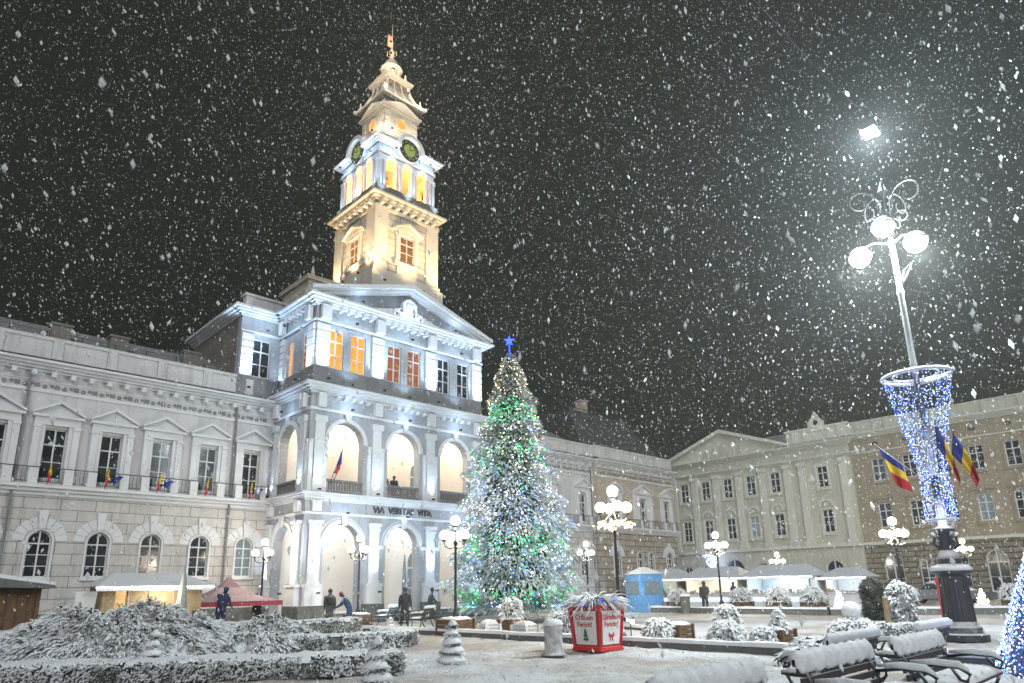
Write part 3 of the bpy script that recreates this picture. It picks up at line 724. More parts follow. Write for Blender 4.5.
# crown of the tower: sloping base, square stage, ribbed concave roof, lantern
cw = MB(); cw.frustum(tcx, tcy, 34.0, 35.5, 3.5, 2.35, 4); obj('crown_base', cw, M['towerbase'], H)
st = MB(); q = 1.5
st.box(tcx-q, tcx+q, tcy-q, tcy+q, 35.4, 38.3)
sfr = [(FY(tcy-q), tcx-q, tcx+q, tcx), (FX(tcx-q), tcy-q, tcy+q, tcy), (FX(tcx+q, 1), tcy-q, tcy+q, tcy), (FY(tcy+q, 1), tcx-q, tcx+q, tcx)]
for i, (T, a, b, c) in enumerate(sfr):
    st.T = T
    for z_ in (35.6, 36.1, 36.6, 37.1): st.box(a, a+.4, 0, .10, z_, z_+.4); st.box(b-.4, b, 0, .10, z_, z_+.4)
    st.ring(c, 36.75, .42, .58, 0, .14, 16, a1=2*PI)
    st.cornice(a, b, 37.6, 37.95, .32, i in (0, 3), i in (0, 3), n=3, t=0); st.prism([(a-.1, 37.96), (b+.1, 37.96), (c, 38.7)], -.2, .28)
obj('crown_stage', st, M['towertrim'], H)
for T, a, b, c in sfr:
    d = MB(T); d.prism([(c+.42*math.cos(2*PI*k/16), 36.75+.42*math.sin(2*PI*k/16)) for k in range(16)], 0, .05); obj('round_window', d, M['orange'], H)
ro = MB(); prof = [(2.75, 38.7), (2.6, 38.8), (1.95, 39.4), (1.55, 40.1), (1.35, 40.8), (1.3, 41.1)]
for (r0, z0_), (r1, z1_) in zip(prof, prof[1:]): ro.frustum(tcx, tcy, z0_, z1_, r0, r1, 4, cap=False)
ro.frustum(tcx, tcy, 38.62, 38.7, 2.4, 2.75, 4); obj('crown_roof', ro, M['towerbase'], H)
rib = MB()
for k in range(4):
    an = PI/4+k*PI/2
    rib.tube([(tcx+(r+.05)*math.cos(an), tcy+(r+.05)*math.sin(an), z+.05) for r, z in prof], .13, 6)
    rib.ball((tcx+2.85*math.cos(an), tcy+2.85*math.sin(an), 38.85), .16)
    a0, a1 = an, an+PI/2
    rib.tube([(tcx+2.7*math.cos(a0), tcy+2.7*math.sin(a0), 38.75), (tcx+2.7*math.cos(a1), tcy+2.7*math.sin(a1), 38.75)], .08, 5)
    for f_ in (.33, .67):
        pts = [(tcx+r*(math.cos(a0)*(1-f_)+math.cos(a1)*f_)*1.01, tcy+r*(math.sin(a0)*(1-f_)+math.sin(a1)*f_)*1.01, z+.04) for r, z in prof[1:]]; rib.tube(pts, .05, 5)
rib.frustum(tcx, tcy, 41.05, 41.3, 1.75, 1.9, 4)
obj('roof_rib', rib, M['towertrim'], H)
la = MB(); la.frustum(tcx, tcy, 41.3, 41.7, 1.4, 1.2, 4)
for k in range(8):
    an = PI/8+k*PI/4; la.tube([(tcx+.68*math.cos(an), tcy+.68*math.sin(an), 41.7), (tcx+.68*math.cos(an), tcy+.68*math.sin(an), 42.7)], .09, 6)
la.lathe([(.38, 41.7), (.38, 42.7)], tcx, tcy, 8); la.lathe([(.88, 42.7), (.92, 42.8), (.75, 42.9), (.7, 43.1), (.5, 43.5), (.25, 43.8), (.16, 44.0), (.13, 44.3), (.24, 44.45), (.24, 44.6), (.10, 44.75), (.05, 45.5), (.03, 47.2)], tcx, tcy, 10)
for k in range(4):
    an = PI/4+k*PI/2; la.tube([(tcx+.15*math.cos(an), tcy+.15*math.sin(an), 44.1), (tcx+.4*math.cos(an), tcy+.4*math.sin(an), 44.3), (tcx+.34*math.cos(an), tcy+.34*math.sin(an), 44.7)], .04, 5)
    la.lathe([(.1, 41.3), (.16, 41.5), (.1, 41.7), (.03, 42.3)], tcx+1.15*math.cos(an), tcy+1.15*math.sin(an), 6)
    la.lathe([(.12, 38.8), (.16, 39.05), (.1, 39.25), (.03, 39.7)], tcx+2.4*math.cos(an), tcy+2.4*math.sin(an), 6)
obj('lantern', la, M['towertrim'], H)
fn = MB(); 
for k in range(6):
    z = 45.6-.04*k; y = .08*math.sin(k*1.2)
fn.prism([(tcx-.5, 45.0), (tcx-.05, 44.9), (tcx-.05, 46.0), (tcx-.45, 45.9)], tcy-.02, tcy+.02, 'd') if False else fn.box(tcx-.42, tcx-.04, tcy-.02, tcy+.02, 45.0, 46.1)
obj('flag', fn, emit('self_lit_red_flag', (1, .35, .22), .7, base=(.7, .1, .05)), H)  # cloth glows by itself in place of lamplight falling on it
# ---- fixtures
WARM = (1, .74, .42); COOL = (.50, .73, 1.)
fx = MB()
def up(x, y, z, e_, col, r=.1, aim=None, size=75):
    fx.cut().box(x-.08, x+.08, y-.06, y+.06, z-.16, z-.06+0)
    if aim: light('uplight', (x, y, z), e_, col, r, H, 'SPOT', aim, size, .9)
    else: light('uplight', (x, y, z), e_, col, r, H)
FW = (0, .22, 1); SW = (.22, 0, 1)
for c in (17.93, 21.68, 25.76, 29.78): up(c, YP-.9, 13.4, 950, COOL, .12, (0, .30, 1), 60)
up(XL-.8, 34.5, 13.4, 500, COOL, .12, (.28, 0, 1), 60); up(15.25, YW-.95, 13.4, 850, COOL, .12, (0, .30, 1), 60); up(XL-.5, 37.9, 13.3, 160, COOL, .12, SW, 62)
for c in (19.7, 23.75, 27.8): up(c, YP-.6, 13.4, 60, COOL, .12, FW, 120)
for c in pcs: up(c, YP-.42, 7.2, 130, COOL, .1, (0, .3, 1), 60); up(c, YP-.85, 1.7, 430, COOL, .1, (0, .26, 1), 42)
up(XL-.42, 34.62, 7.2, 110, COOL, .1, (.3, 0, 1), 60); up(XL-.85, 34.62, 1.7, 520, COOL, .1, (.26, 0, 1), 50); up(XL-.6, 38.0, 1.7, 260, COOL, .1, SW, 55); up(XL-.36, 38.0, 7.2, 60, COOL, .1, SW, 60)
up(xc, YP-.75, 18.8, 60, COOL, .1)
for x_ in (20.2, 27.5): up(x_, YP-.5, 18.85, 12, COOL)
for x_ in (19.7, 23.75, 27.8): up(x_, YP-.75, 17.2, 22, COOL); up(x_, YP-.65, 11.9, 22, COOL); up(x_, YP-.6, 5.98, 12, COOL)
up(XL-.8, 36.3, 17.2, 18, COOL); up(XL-.65, 36.3, 11.9, 14, COOL); up(16.2, YW-.8, 17.2, 16, COOL)
for x_, y_ in ((22.6, 34.9), (28.6, 34.9), (25.6, 34.7)): up(x_, y_, 21.6, 1300, WARM, .3, (0, .3, 1), 80)
for x_, y_ in ((22.0, 37.3), (22.0, 41.5), (21.9, 39.2)): up(x_, y_, 22.8, 600, WARM, .15, (.16, 0, 1), 80)
up(20.6, 38.6, 19.2, 120, WARM, .15)
for x_, y_ in ((23.3, 36.45), (28.1, 36.45), (25.6, 36.45)): up(x_, y_, 29.2, 130, COOL, .1, (0, .1, 1), 90)
for x_, y_ in ((22.4, 37.2), (22.4, 42.0), (22.4, 39.6)): up(x_, y_, 29.2, 130, COOL, .1, (.1, 0, 1), 90)
for x_, y_ in ((24.1, 36.2), (27.2, 36.2), (22.3, 38.1), (22.3, 41.1)): up(x_, y_, 33.1, 32, (.5, .72, 1.))
WW = (1, .84, .6)
for x_, y_ in ((tcx-1.2, tcy-2.2), (tcx+1.2, tcy-2.2), (tcx-2.2, tcy-1.)): up(x_, y_, 35.6, 60, WW)
for x_, y_ in ((tcx-1.6, tcy-2.4), (tcx+1.6, tcy-2.4), (tcx-2.5, tcy), (tcx, tcy-2.5)): up(x_, y_, 39.2, 75, WW)
up(tcx-.7, tcy-1.4, 41.8, 60, WW); up(tcx-1.4, tcy-.5, 41.8, 50, WW); up(tcx+1.0, tcy-1.3, 41.8, 50, WW); up(tcx-.35, tcy-.4, 44.2, 10, (1, .75, .4)); up(tcx-.4, tcy-.4, 45.3, 22, (1, .62, .25))
for x_, y_, e_, a_ in ((19.0, 27.5, 520, (.15, 1, .95)), (28.5, 28.5, 520, (-.15, 1, .95)), (12.2, 37.2, 0, 0)):
    if e_: up(x_, y_, .5, e_, (.50, .73, 1), .3, a_, 110)
obj('uplight_fixture', fx, M['iron'], H)
lg = MB()
for c in cs:
    for z, e_, col in ((6.2, 125, (1, .95, .88)), (12.0, 190, (1, .84, .66))):
        lg.cut().lathe([(.02, z+.5), (.02, z+.25), (.16, z+.2), (.16, z+.05)], c, 36.3, 8); light('loggia_lamp', (c, 36.3, z-.15), e_, col, .15, H)
obj('loggia_lantern', lg, M['iron'], H)

# ================================================================ buildings on the right of the square
def flush(mb_wall, T): mb_wall.T = T
B1 = thing('theatre_building', 'pale green-lit classical building with a wide pediment and tall pilasters behind the market stalls', 'building', (66, 32, 0), world=True)
XA = 66.0
Lf = lambda x0: (lambda a, d, z: (x0-d, a, z))
ys = [40.4, 37.8, 35.2, 32.6, 30.0]
m = MB(Lf(XA))
m.wall(22.6, 42.2, 0, 5.05, .5, [(25.3, 1.6, .5, 3.6, True), (29.3, 1.5, .5, 3.4, True), (32.2, 1.5, .5, 3.6, True), (35.3, 2.2, .4, 4.1, True), (38.5, 1.3, .8, 3.6, True), (40.7, 1.1, .8, 3.5, True)])
m.wall(22.6, 42.2, 5.05, 9.3, .5, [(y, 1.0, 6.1, 8.25, False) for y in ys+[25.3]])
m.wall(22.6, 42.2, 9.3, 14.6, .5, [(y, 1.0, 10.35, 12.4, False) for y in ys+[25.3]])
obj('front_wall', m, M['pale'], B1)
m = MB(); m.box(66.5, 84, 41.7, 42.2, 0, 14.6); obj('side_wall', m, M['pale'], B1)
m = MB(Lf(XA))
for y in (41.7, 39.1, 36.5, 33.9, 31.3, 28.7, 27.2, 23.3):
    m.cut(); m.box(y-.32, y+.32, 0, .2, 5.4, 12.55); m.box(y-.42, y+.42, 0, .28, 5.05, 5.4); m.box(y-.42, y+.42, 0, .3, 12.55, 12.95)
obj('pilaster', m, M['paletrim'], B1)
m = MB(Lf(XA)); m.cornice(22.4, 42.4, 13.0, 13.35, .35, 1, 1, t=0); m.cornice(22.4, 42.4, 14.2, 14.65, .6, 1, 1, n=4, t=.4); m.box(22.6, 42.3, 0, .25, 4.75, 5.05)
m.prism([(28.2, 14.66), (42.6, 14.66), (35.3, 17.4)], -.35, -.02)
for ya in (28.0, 42.8):
    q = [(ya, 14.68), (ya, 15.0), (35.3, 17.75), (35.3, 17.35)]; m.prism(q, -.3, .6)
m.cornice(22.4, 28.1, 14.66, 15.0, .3, 1, 0, t=.3)
obj('cornice', m, M['paletrim'], B1)
m = MB(Lf(XA))       # relief figures in the pediment
for y, s_ in ((33.4, .8), (34.4, 1.1), (35.3, 1.4), (36.3, 1.1), (37.3, .8)):
    m.T = Lf(XA); m.prism([(y-.3*s_, 14.7), (y+.3*s_, 14.7), (y+.22*s_, 15.3+.3*s_), (y, 15.2+.7*s_), (y-.22*s_, 15.3+.25*s_)], -.02, .18)
obj('pediment_relief', m, M['pale'], B1)
m = MB(Lf(XA)); m.box(22.5, 28.4, -.5, -.1, 15.0, 16.1); m.box(22.4, 28.5, -.6, .0, 16.1, 16.3)
for y in (23.2, 24.2, 26.5, 27.6): m.box(y-.2, y+.2, -.1, .03, 15.0, 16.1)
obj('parapet', m, M['paletrim'], B1)
m = MB(Lf(XA)); m.ring(25.3, 16.7, .28, .6, -.3, .1, 14, a1=2*PI); m.box(24.4, 26.2, -.35, .05, 15.9, 16.3); m.box(24.55, 24.9, -.25, .05, 16.3, 16.8); m.box(25.7, 26.05, -.25, .05, 16.3, 16.8); m.prism([(25.0, 17.25), (25.6, 17.25), (25.3, 17.8)], -.3, .1); obj('roof_ornament', m, M['paletrim'], B1)
m = MB(Lf(XA))
for y in ys+[25.3]:
    for z0_, z1_ in ((10.35, 12.4), (6.1, 8.25)):
        m.cut(); m.box(y-.66, y-.5, 0, .08, z0_-.1, z1_+.12); m.box(y+.5, y+.66, 0, .08, z0_-.1, z1_+.12); m.box(y-.5, y+.5, 0, .08, z1_, z1_+.12); m.box(y-.7, y+.7, 0, .15, z0_-.25, z0_-.1)
    m.ring(y, 8.55, .5, .72, 0, .16, 8); m.box(y-.2, y+.2, 0, .14, 8.6, 8.95)
obj('window_surround', m, M['paletrim'], B1)
for y in ys+[25.3]:
    window(B1, (XA, y, 10.35), -PI/2, 1.0, 2.05, trans=.33, fr=.09); window(B1, (XA, y, 6.1), -PI/2, 1.0, 2.15, trans=.33, fr=.09, gmat='glasspale' if y == 32.6 else 'glass')
for y, w_, z0_, h_ in ((25.3, 1.6, .5, 3.1), (29.3, 1.5, .5, 2.9), (32.2, 1.5, .5, 3.1), (35.3, 2.2, .4, 3.7), (38.5, 1.3, .8, 2.8), (40.7, 1.1, .8, 2.7)):
    window(B1, (XA, y, z0_), -PI/2, w_, h_, True, trans=.35, fr=.1)
m = MB(); a = [m.pt(p) for p in ((66.6, 22.6, 14.7), (66.6, 42.2, 14.7), (84, 42.2, 14.7), (84, 22.6, 14.7), (73, 26, 17.6), (73, 40, 17.6))]
for q in ((0, 1, 5, 4), (1, 2, 5), (2, 3, 4, 5), (3, 0, 4), (0, 3, 2, 1)): m.face([a[k] for k in q])
obj('roof', m, M['roof'], B1)
m = MB(); m.prism([(28.3, 14.66), (42.3, 14.66), (35.3, 17.5)], 66.4, 74, 's'); obj('roof', m, M['roof'], B1)
B2 = thing('apartment_building', 'long ochre building with rusticated ground floor behind the tall lamp', 'building', (66.4, 8, 0), world=True)
XB = 66.35
ys2 = [20.4, 17.85, 15.3, 12.8, 10.3, 7.8, 5.3, 2.8, .3, -2.2, -4.7]
m = MB(Lf(XB)); m.wall(-7, 22.6, .6, 4.9, .5, [(y, 1.1, 1.0, 3.4, False) if i % 3 else (y, 1.5, .6, 3.9, True) for i, y in enumerate(ys2)]); obj('ground_floor_wall', m, M['ochreashlar'], B2)
m = MB(Lf(XB)); m.box(-7, 22.6, -.5, .08, 0, .6); obj('plinth', m, M['dstone'], B2)
m = MB(Lf(XB)); m.wall(-7, 22.6, 4.9, 9.4, .5, [(y, 1.08, 6.2, 8.4, False) for y in ys2]); m.wall(-7, 22.6, 9.4, 14.6, .5, [(y, 1.08, 10.4, 12.45, False) for y in ys2]); obj('upper_wall', m, M['ochre'], B2)
m = MB(Lf(XB)); m.cornice(-7, 22.5, 14.5, 15.0, .5, 0, 0, n=4); m.box(-7, 22.6, 0, .22, 4.75, 5.0); m.box(-7, 22.6, 0, .06, 13.1, 13.2); obj('cornice', m, M['paletrim'], B2)
m = MB(Lf(XB)); m.box(-7, 22.5, -.4, -.05, 15.0, 16.0); m.box(-7, 22.5, -.45, 0, 16.0, 16.15)
y = -6
while y < 22: m.box(y-.2, y+.2, -.05, .04, 15.0, 16.0); y += 2.52
obj('parapet', m, M['pale'], B2)
m = MB(Lf(XB))
for i, y in enumerate(ys2):
    for z0_, z1_ in ((10.4, 12.45), (6.2, 8.4)):
        m.cut(); m.box(y-.7, y-.54, 0, .07, z0_-.1, z1_+.1); m.box(y+.54, y+.7, 0, .07, z0_-.1, z1_+.1); m.box(y-.54, y+.54, 0, .07, z1_, z1_+.1); m.box(y-.75, y+.75, 0, .14, z0_-.25, z0_-.1)
    m.box(y-.85, y+.85, 0, .2, 8.75, 8.9); m.box(y-.3, y+.3, 0, .1, 8.5, 8.75)
obj('window_surround', m, M['ochre'], B2)
m = MB(Lf(XB))
for y in ys2: m.cut().prism([(y+.28*math.cos(k*PI/6), 13.85+.16*math.sin(k*PI/6)) for k in range(12)], 0, .02)
obj('attic_vent', m, M['text'], B2)
for i, y in enumerate(ys2):
    window(B2, (XB, y, 10.4), -PI/2, 1.08, 2.05, trans=.33, fr=.09); window(B2, (XB, y, 6.2), -PI/2, 1.08, 2.2, trans=.33, fr=.09, gmat='glasspale' if i in (3, 6) else 'glass')
    if i % 3: window(B2, (XB, y, 1.0), -PI/2, 1.1, 2.4, trans=.33, fr=.09)
    else: window(B2, (XB, y, .6), -PI/2, 1.5, 3.3, True, trans=.3, fr=.1)
m = MB(); m.prism([(66.8, 15.0), (80, 15.0), (73, 17.3)], -7, 22.5, 'd') if False else None
a = [m.pt(p) for p in ((66.9, -7, 15.0), (66.9, 22.5, 15.0), (82, 22.5, 15.0), (82, -7, 15.0), (73, -7, 17.5), (73, 22.5, 17.5))]
for q in ((0, 1, 5, 4), (1, 2, 5), (2, 3, 4, 5), (3, 0, 4), (0, 3, 2, 1)): m.face([a[k] for k in q])
obj('roof', m, M['roof'], B2)

# ================================================================ three- and four-globe street lamps
def globe_lamp(label, loc, h=4.24, arms=4, first=None, rz=0, e=260, baskets=False, base=True):
    t = thing('street_lamp', label, 'street lamp', loc, rz, 'globe street lamps')
    p = MB(); p.lathe([(.2, 0), (.2, .12), (.13, .2), (.12, .7), (.07, .8), (.055, 1.0), (.045, h-.95), (.08, h-.9), (.08, h-.8), (.035, h-.7), (.035, h-.32), (.09, h-.28), (.1, h-.2)], 0, 0, 10)
    obj('pole', p, M['iron'], t, smooth=True)
    for k in range(arms):
        a = 2*PI*k/arms+.3; c, s_ = math.cos(a), math.sin(a)
        ar_ = MB(); ar_.tube([(.03*c, .03*s_, h-1.0), (.2*c, .2*s_, h-1.08), (.42*c, .42*s_, h-.98), (.46*c, .46*s_, h-.82)], .028, 5); ar_.tube([(.03*c, .03*s_, h-.75), (.16*c, .16*s_, h-.85), (.3*c, .3*s_, h-.98)], .016, 4); ar_.lathe([(.04, h-.82), (.1, h-.78), (.1, h-.74)], .46*c, .46*s_, 8)
        arm = obj('arm', ar_, M['iron'], t)
        obj('globe', MB().ball((.46*c, .46*s_, h-.56), .19, 14, 9), M['globe'], t, smooth=True)
    obj('globe', MB().ball((0, 0, h), .20, 14, 9), M['globe'], t, smooth=True)
    light('bulb', (0, 0, h-.38), e, (1, .84, .64), .16, t)
    if baskets:
        b = MB()
        for k in range(arms):
            a = 2*PI*k/arms+.3
            for j in range(26):
                q = (.46*math.cos(a)+random.gauss(0, .1), .46*math.sin(a)+random.gauss(0, .1), h-1.05-abs(random.gauss(0, .1))); b.ball(q, random.uniform(.02, .05), 5, 3)
        obj('hanging_garland', b, M['ledy'], t)
    return t
globe_lamp('globe lamp before the portico, between its two left open arches', (18.5, 30.1, 0), 4.24, 3)
globe_lamp('globe lamp beside the red tent at the hall corner', (15.7, 34.9, 0), 4.24, 3, e=200, rz=.5)
globe_lamp('globe lamp left of the decorated fir tree', (16.9, 20.6, 0), 4.24, 3, rz=.35)
globe_lamp('tall globe lamp with hanging garlands behind the red planter', (18.6, 14.2, 0), 4.80, 4, e=420, baskets=True, rz=.6)
globe_lamp('small far globe lamp right beside the decorated fir tree', (33.4, 27.8, 0), 4.24, 3, e=320, rz=.2)
globe_lamp('globe lamp in front of the pediment of the green-lit building', (34.1, 19.2, 0), 4.24, 4, e=320)
globe_lamp('farthest small globe lamp at the right edge of the green-lit building', (53.5, 24.9, 0), 3.85, 4, e=320, rz=.3)
globe_lamp('globe lamp just left of the tall LED lamp post', (33.8, 10.2, 0), 4.24, 4, e=320, rz=.4)
globe_lamp('globe lamp just right of the tall LED lamp post', (56.7, 12.8, 0), 4.24, 4, e=320, rz=.1)

# ================================================================ tall LED lamp post in the foreground
LX, LY = 22.8, 5.55
T_ = thing('lamp_post', 'tall snow-covered lamp post with a funnel of blue-white light strings and three bright heads', 'lamp post', (LX, LY, 0))
m = MB(); m.lathe([(.64, 0), (.64, .16), (.52, .2), (.5, .34), (.42, .4), (.38, .5), (.34, 1.72), (.4, 1.76), (.5, 1.82), (.5, 1.9), (.28, 1.98)], n=20)
for k in range(12):
    a = 2*PI*k/12; m.tube([(.385*math.cos(a), .385*math.sin(a), .5), (.345*math.cos(a), .345*math.sin(a), 1.7)], .024, 5)
obj('base_column', m, M['lamppost'], T_)
m = MB(); m.lathe([(.5, 1.88), (.54, 1.93), (.46, 2.02), (.3, 2.07), (.05, 2.08)], n=20); obj('snow_cap', m, M['snow'], T_, smooth=True)
m = MB(); m.lathe([(.2, 1.95), (.3, 2.1), (.31, 2.22), (.2, 2.42), (.13, 2.5), (.2, 2.55), (.22, 2.95), (.28, 3.0), (.28, 3.08), (.12, 3.15), (.10, 4.6), (.12, 4.65), (.09, 4.7), (.085, 7.6), (.07, 12.2), (.12, 12.25), (.05, 12.4)], n=14)
for k in range(4):
    a = PI/4+k*PI/2; m.tube([(.2*math.cos(a), .2*math.sin(a), 2.5), (.36*math.cos(a), .36*math.sin(a), 2.62), (.3*math.cos(a), .3*math.sin(a), 2.8), (.36*math.cos(a), .36*math.sin(a), 2.95)], .05, 5)
obj('pole', m, M['lamppost'], T_, smooth=True); obj('frosted_pole', MB().lathe([(.09, 7.75), (.11, 7.9), (.095, 8.3), (.085, 10.4), (.12, 10.5), (.08, 10.6), (.078, 12.18)], n=12), M['greycanvas'], T_, smooth=True)
m = MB()
m.tube([(.93*math.cos(2*PI*k/32), .93*math.sin(2*PI*k/32), 7.7) for k in range(33)], .055, 6); m.tube([(.62*math.cos(2*PI*k/24), .62*math.sin(2*PI*k/24), 7.74) for k in range(25)], .03, 5)
for k in range(4): a = k*PI/2+.3; m.tube([(.08*math.cos(a), .08*math.sin(a), 7.5), (.93*math.cos(a), .93*math.sin(a), 7.7)], .03, 5)
m.tube([(.36*math.cos(2*PI*k/20), .36*math.sin(2*PI*k/20), 4.6) for k in range(21)], .03, 5); m.tube([(.42*math.cos(2*PI*k/20), .42*math.sin(2*PI*k/20), 3.32) for k in range(21)], .035, 5)
obj('funnel_hoop', m, surf('frosted_hoop', (.6, .62, .68), sc=6, snow=1.), T_)
def fun_r(z): return .34+(.93-.34)*max(0, (z-4.7)/3.0)**1.15 if z > 4.7 else .34+.06*(4.7-z)/1.4
for k in range(30):
    a = 2*PI*k/30+.05*random.random(); zl = 3.35; top = 7.68
    pts = []; n = 72
    for j in range(n+1):
        z = top+(zl-top)*j/n; r = fun_r(z)*(1 if k % 3 else .86); aa = a+.05*math.sin(j*.5+k)
        pts.append((r*math.cos(aa), r*math.sin(aa), z))
    c = MB(); c.tube(pts[::4], .006, 3); so = obj('light_string', c, M['iron'], T_)
    b = MB(); b2 = MB()
    for j, p in enumerate(pts):
        q = (p[0]+random.gauss(0, .03), p[1]+random.gauss(0, .03), p[2]+random.gauss(0, .03)); (b if (j*7+k*3) % 10 < 5 else b2).ball(q, random.uniform(.008, .016), 5, 3)
    obj('bulbs', b, M['ledv'], so); obj('bulbs', b2, M['ledb'], so)
m = MB()
for k in range(5):                          # scroll ornaments high on the pole
    a = 2*PI*k/5+.9; c_, s_ = math.cos(a), math.sin(a)
    spi = lambda R0, cx_, cz_, st_, n_=22: [((cx_+R0*(1-j/n_*.8)*math.cos(st_-j*.34))*c_, (cx_+R0*(1-j/n_*.8)*math.cos(st_-j*.34))*s_, cz_+R0*(1-j/n_*.8)*math.sin(st_-j*.34)) for j in range(n_)]
    m.tube([(.04*c_, .04*s_, 12.8), (.2*c_, .2*s_, 13.3)]+spi(.48, .72, 13.75, PI), .026, 5); m.tube([(.04*c_, .04*s_, 12.7)]+spi(.26, .42, 13.0, PI), .02, 5)
m.lathe([(.02, 13.9), (.16, 14.1), (.02, 14.5)], n=6); m.tube([(0, .05, 10.6), (.02, -.25, 11.0), (.0, -.42, 11.35), (0, -.2, 11.2), (0, -.05, 10.75)], .035, 5)
obj('scroll_ornament', m, surf('frosted_scroll', (.12, .13, .14), sc=6, snow=.7), T_)
for a, r_, z_ in ((1.42+.2, .98, 12.0), (-1.5, .66, 11.95), (2.9, .35, 12.65)):
    c_, s_ = math.cos(a), math.sin(a)
    m = MB(); m.tube([(0, 0, 12.2), (.5*r_*c_, .5*r_*s_, z_+.42), (r_*c_, r_*s_, z_+.36)], .03, 5); hd = obj('lamp_head', m.lathe([(.05, z_+.4), (.2, z_+.36), (.34, z_+.18), (.36, z_+.1)], r_*c_, r_*s_, 14), M['lamppost'], T_)
    obj('lamp_glass', MB().lathe([(.34, z_+.1), (.33, z_), (.24, z_-.16), (.1, z_-.25), (.02, z_-.27)], r_*c_, r_*s_, 14), M['cool'], hd, smooth=True)
    light('lamp_light', (r_*c_, r_*s_, z_-.42), 1200, (.9, .98, .96), .2, T_)
W_ = thing('hanging_floodlight', 'square bright floodlight hanging from an overhead cable above the tall lamp post', 'floodlight', (22.8, 5.6, 16.4))
obj('cable', MB().tube([(0, 0, .3), (.02, .12, .9), (-.5, 1.3, 3.4), (-1.1, 2.6, 6.5), (-2.2, 5, 12)], .018, 5), M['lamppost'], W_); obj('insulator', MB().lathe([(.03, .95), (.12, 1.0), (.12, 1.12), (.03, 1.18)], 0, .13, 8), M['lamppost'], W_)
hd = obj('housing', MB().box(-.3, .3, -.24, .24, .05, .32), M['lamppost'], W_); obj('lamp_glass', MB().box(-.28, .28, -.22, .22, -.02, .045), M['cool'], hd); light('flood_light', (0, 0, -.2), 2600, (.78, .92, 1), .2, W_)
def flag(label, foot, tip, droop, loc, seed, spread=(0, 0, 0)):
    t = thing('flag', label, 'flag', loc, 0, 'flags hung on the tall lamp post')
    foot = Vector(foot); tip = Vector(tip)
    obj('flag_staff', MB().tube([foot, tip+(tip-foot)*.06], .016, 6).ball(tip+(tip-foot)*.07, .03, 6, 4), M['lamppost'], t)
    m = MB(); nu, nv = 9, 18; G = {}
    side = Vector((-(tip-foot).y, (tip-foot).x, 0)); side = side.normalized() if side.length > 1e-3 else Vector((0, 1, 0))
    for i in range(nu+1):
        u = i/nu
        for j in range(nv+1):
            v = j/nv; p = tip.lerp(foot, u*.5)
            dr = Vector((0, 0, -1))*v*droop*(1-.18*u)
            dr += (tip-foot)*(.10*v*(1-u))*-1 + (foot-tip)*0
            dr += Vector(spread)*v*(1-.3*v)
            fold = .10*math.sin(u*9+v*2.5+seed)*(v**.6)+.04*math.sin(u*17+seed*2)*v
            p = p+dr+side*fold; p += (foot-tip).normalized()*(-.12*math.sin(v*2)+.22*v)*(1 if u < .5 else .4)
            G[i, j] = m.pt(p)
    for i in range(nu):
        for j in range(nv):
            m.mi = min(2, int((j+.5)/nv*3)); m.face((G[i, j], G[i+1, j], G[i+1, j+1], G[i, j+1]))
    o = obj('flag_cloth', m, [M['fl_blue'], M['fl_yel'], M['fl_red']], t, smooth=True, recalc=False)
    sm = o.modifiers.new('thick', 'SOLIDIFY'); sm.thickness = .01
    return t
flag('blue, yellow and red flag drooping on the left of the light funnel', (0, 0, 0), (-.26, 1.03, 1.15), 1.05, (LX-.08, LY+.25, 4.5), .3, (.1, -.22, 0))
flag('blue, yellow and red flag hanging longest, right in front of the light funnel', (0, 0, 0), (.02, -.12, 1.45), 1.35, (LX-.62, LY-.30, 4.6), 1.4, (.12, -.52, 0))
flag('blue, yellow and red flag partly behind the longest one, farthest right of the light funnel', (0, 0, 0), (.05, -.25, 1.2), 1.15, (LX-.45, LY-.52, 4.5), 2.6, (.14, -.62, 0))

# ================================================================ fronds
def frond(m, p, d, L, w, drop=.25, th=.5):
    """tapered three-sided spray, arched: p start, d direction"""
    d = Vector(d).normalized(); p = Vector(p)
    sd = d.cross(Vector((0, 0, 1))); sd = sd.normalized() if sd.length > .05 else Vector((1, 0, 0))
    upv = sd.cross(d).normalized()
    r = []
    for t, ww in ((0, .45), (.45, 1.), (1, .12)):
        c = p+d*L*t-Vector((0, 0, drop*L*t*t))
        r.append([m.pt(c+sd*w*ww*.5), m.pt(c+upv*w*th*ww), m.pt(c-sd*w*ww*.5)])
    for a, b in zip(r, r[1:]):
        for k in range(3): m.face((a[k], a[(k+1) % 3], b[(k+1) % 3], b[k]))
    m.face(r[0][::-1]); m.face(r[-1])
def lumps(seed, n=60):
    r = random.Random(seed); L = [(r.uniform(0, 2*PI), r.uniform(0, 1), r.uniform(.1, .28)) for _ in range(n)]
    return L
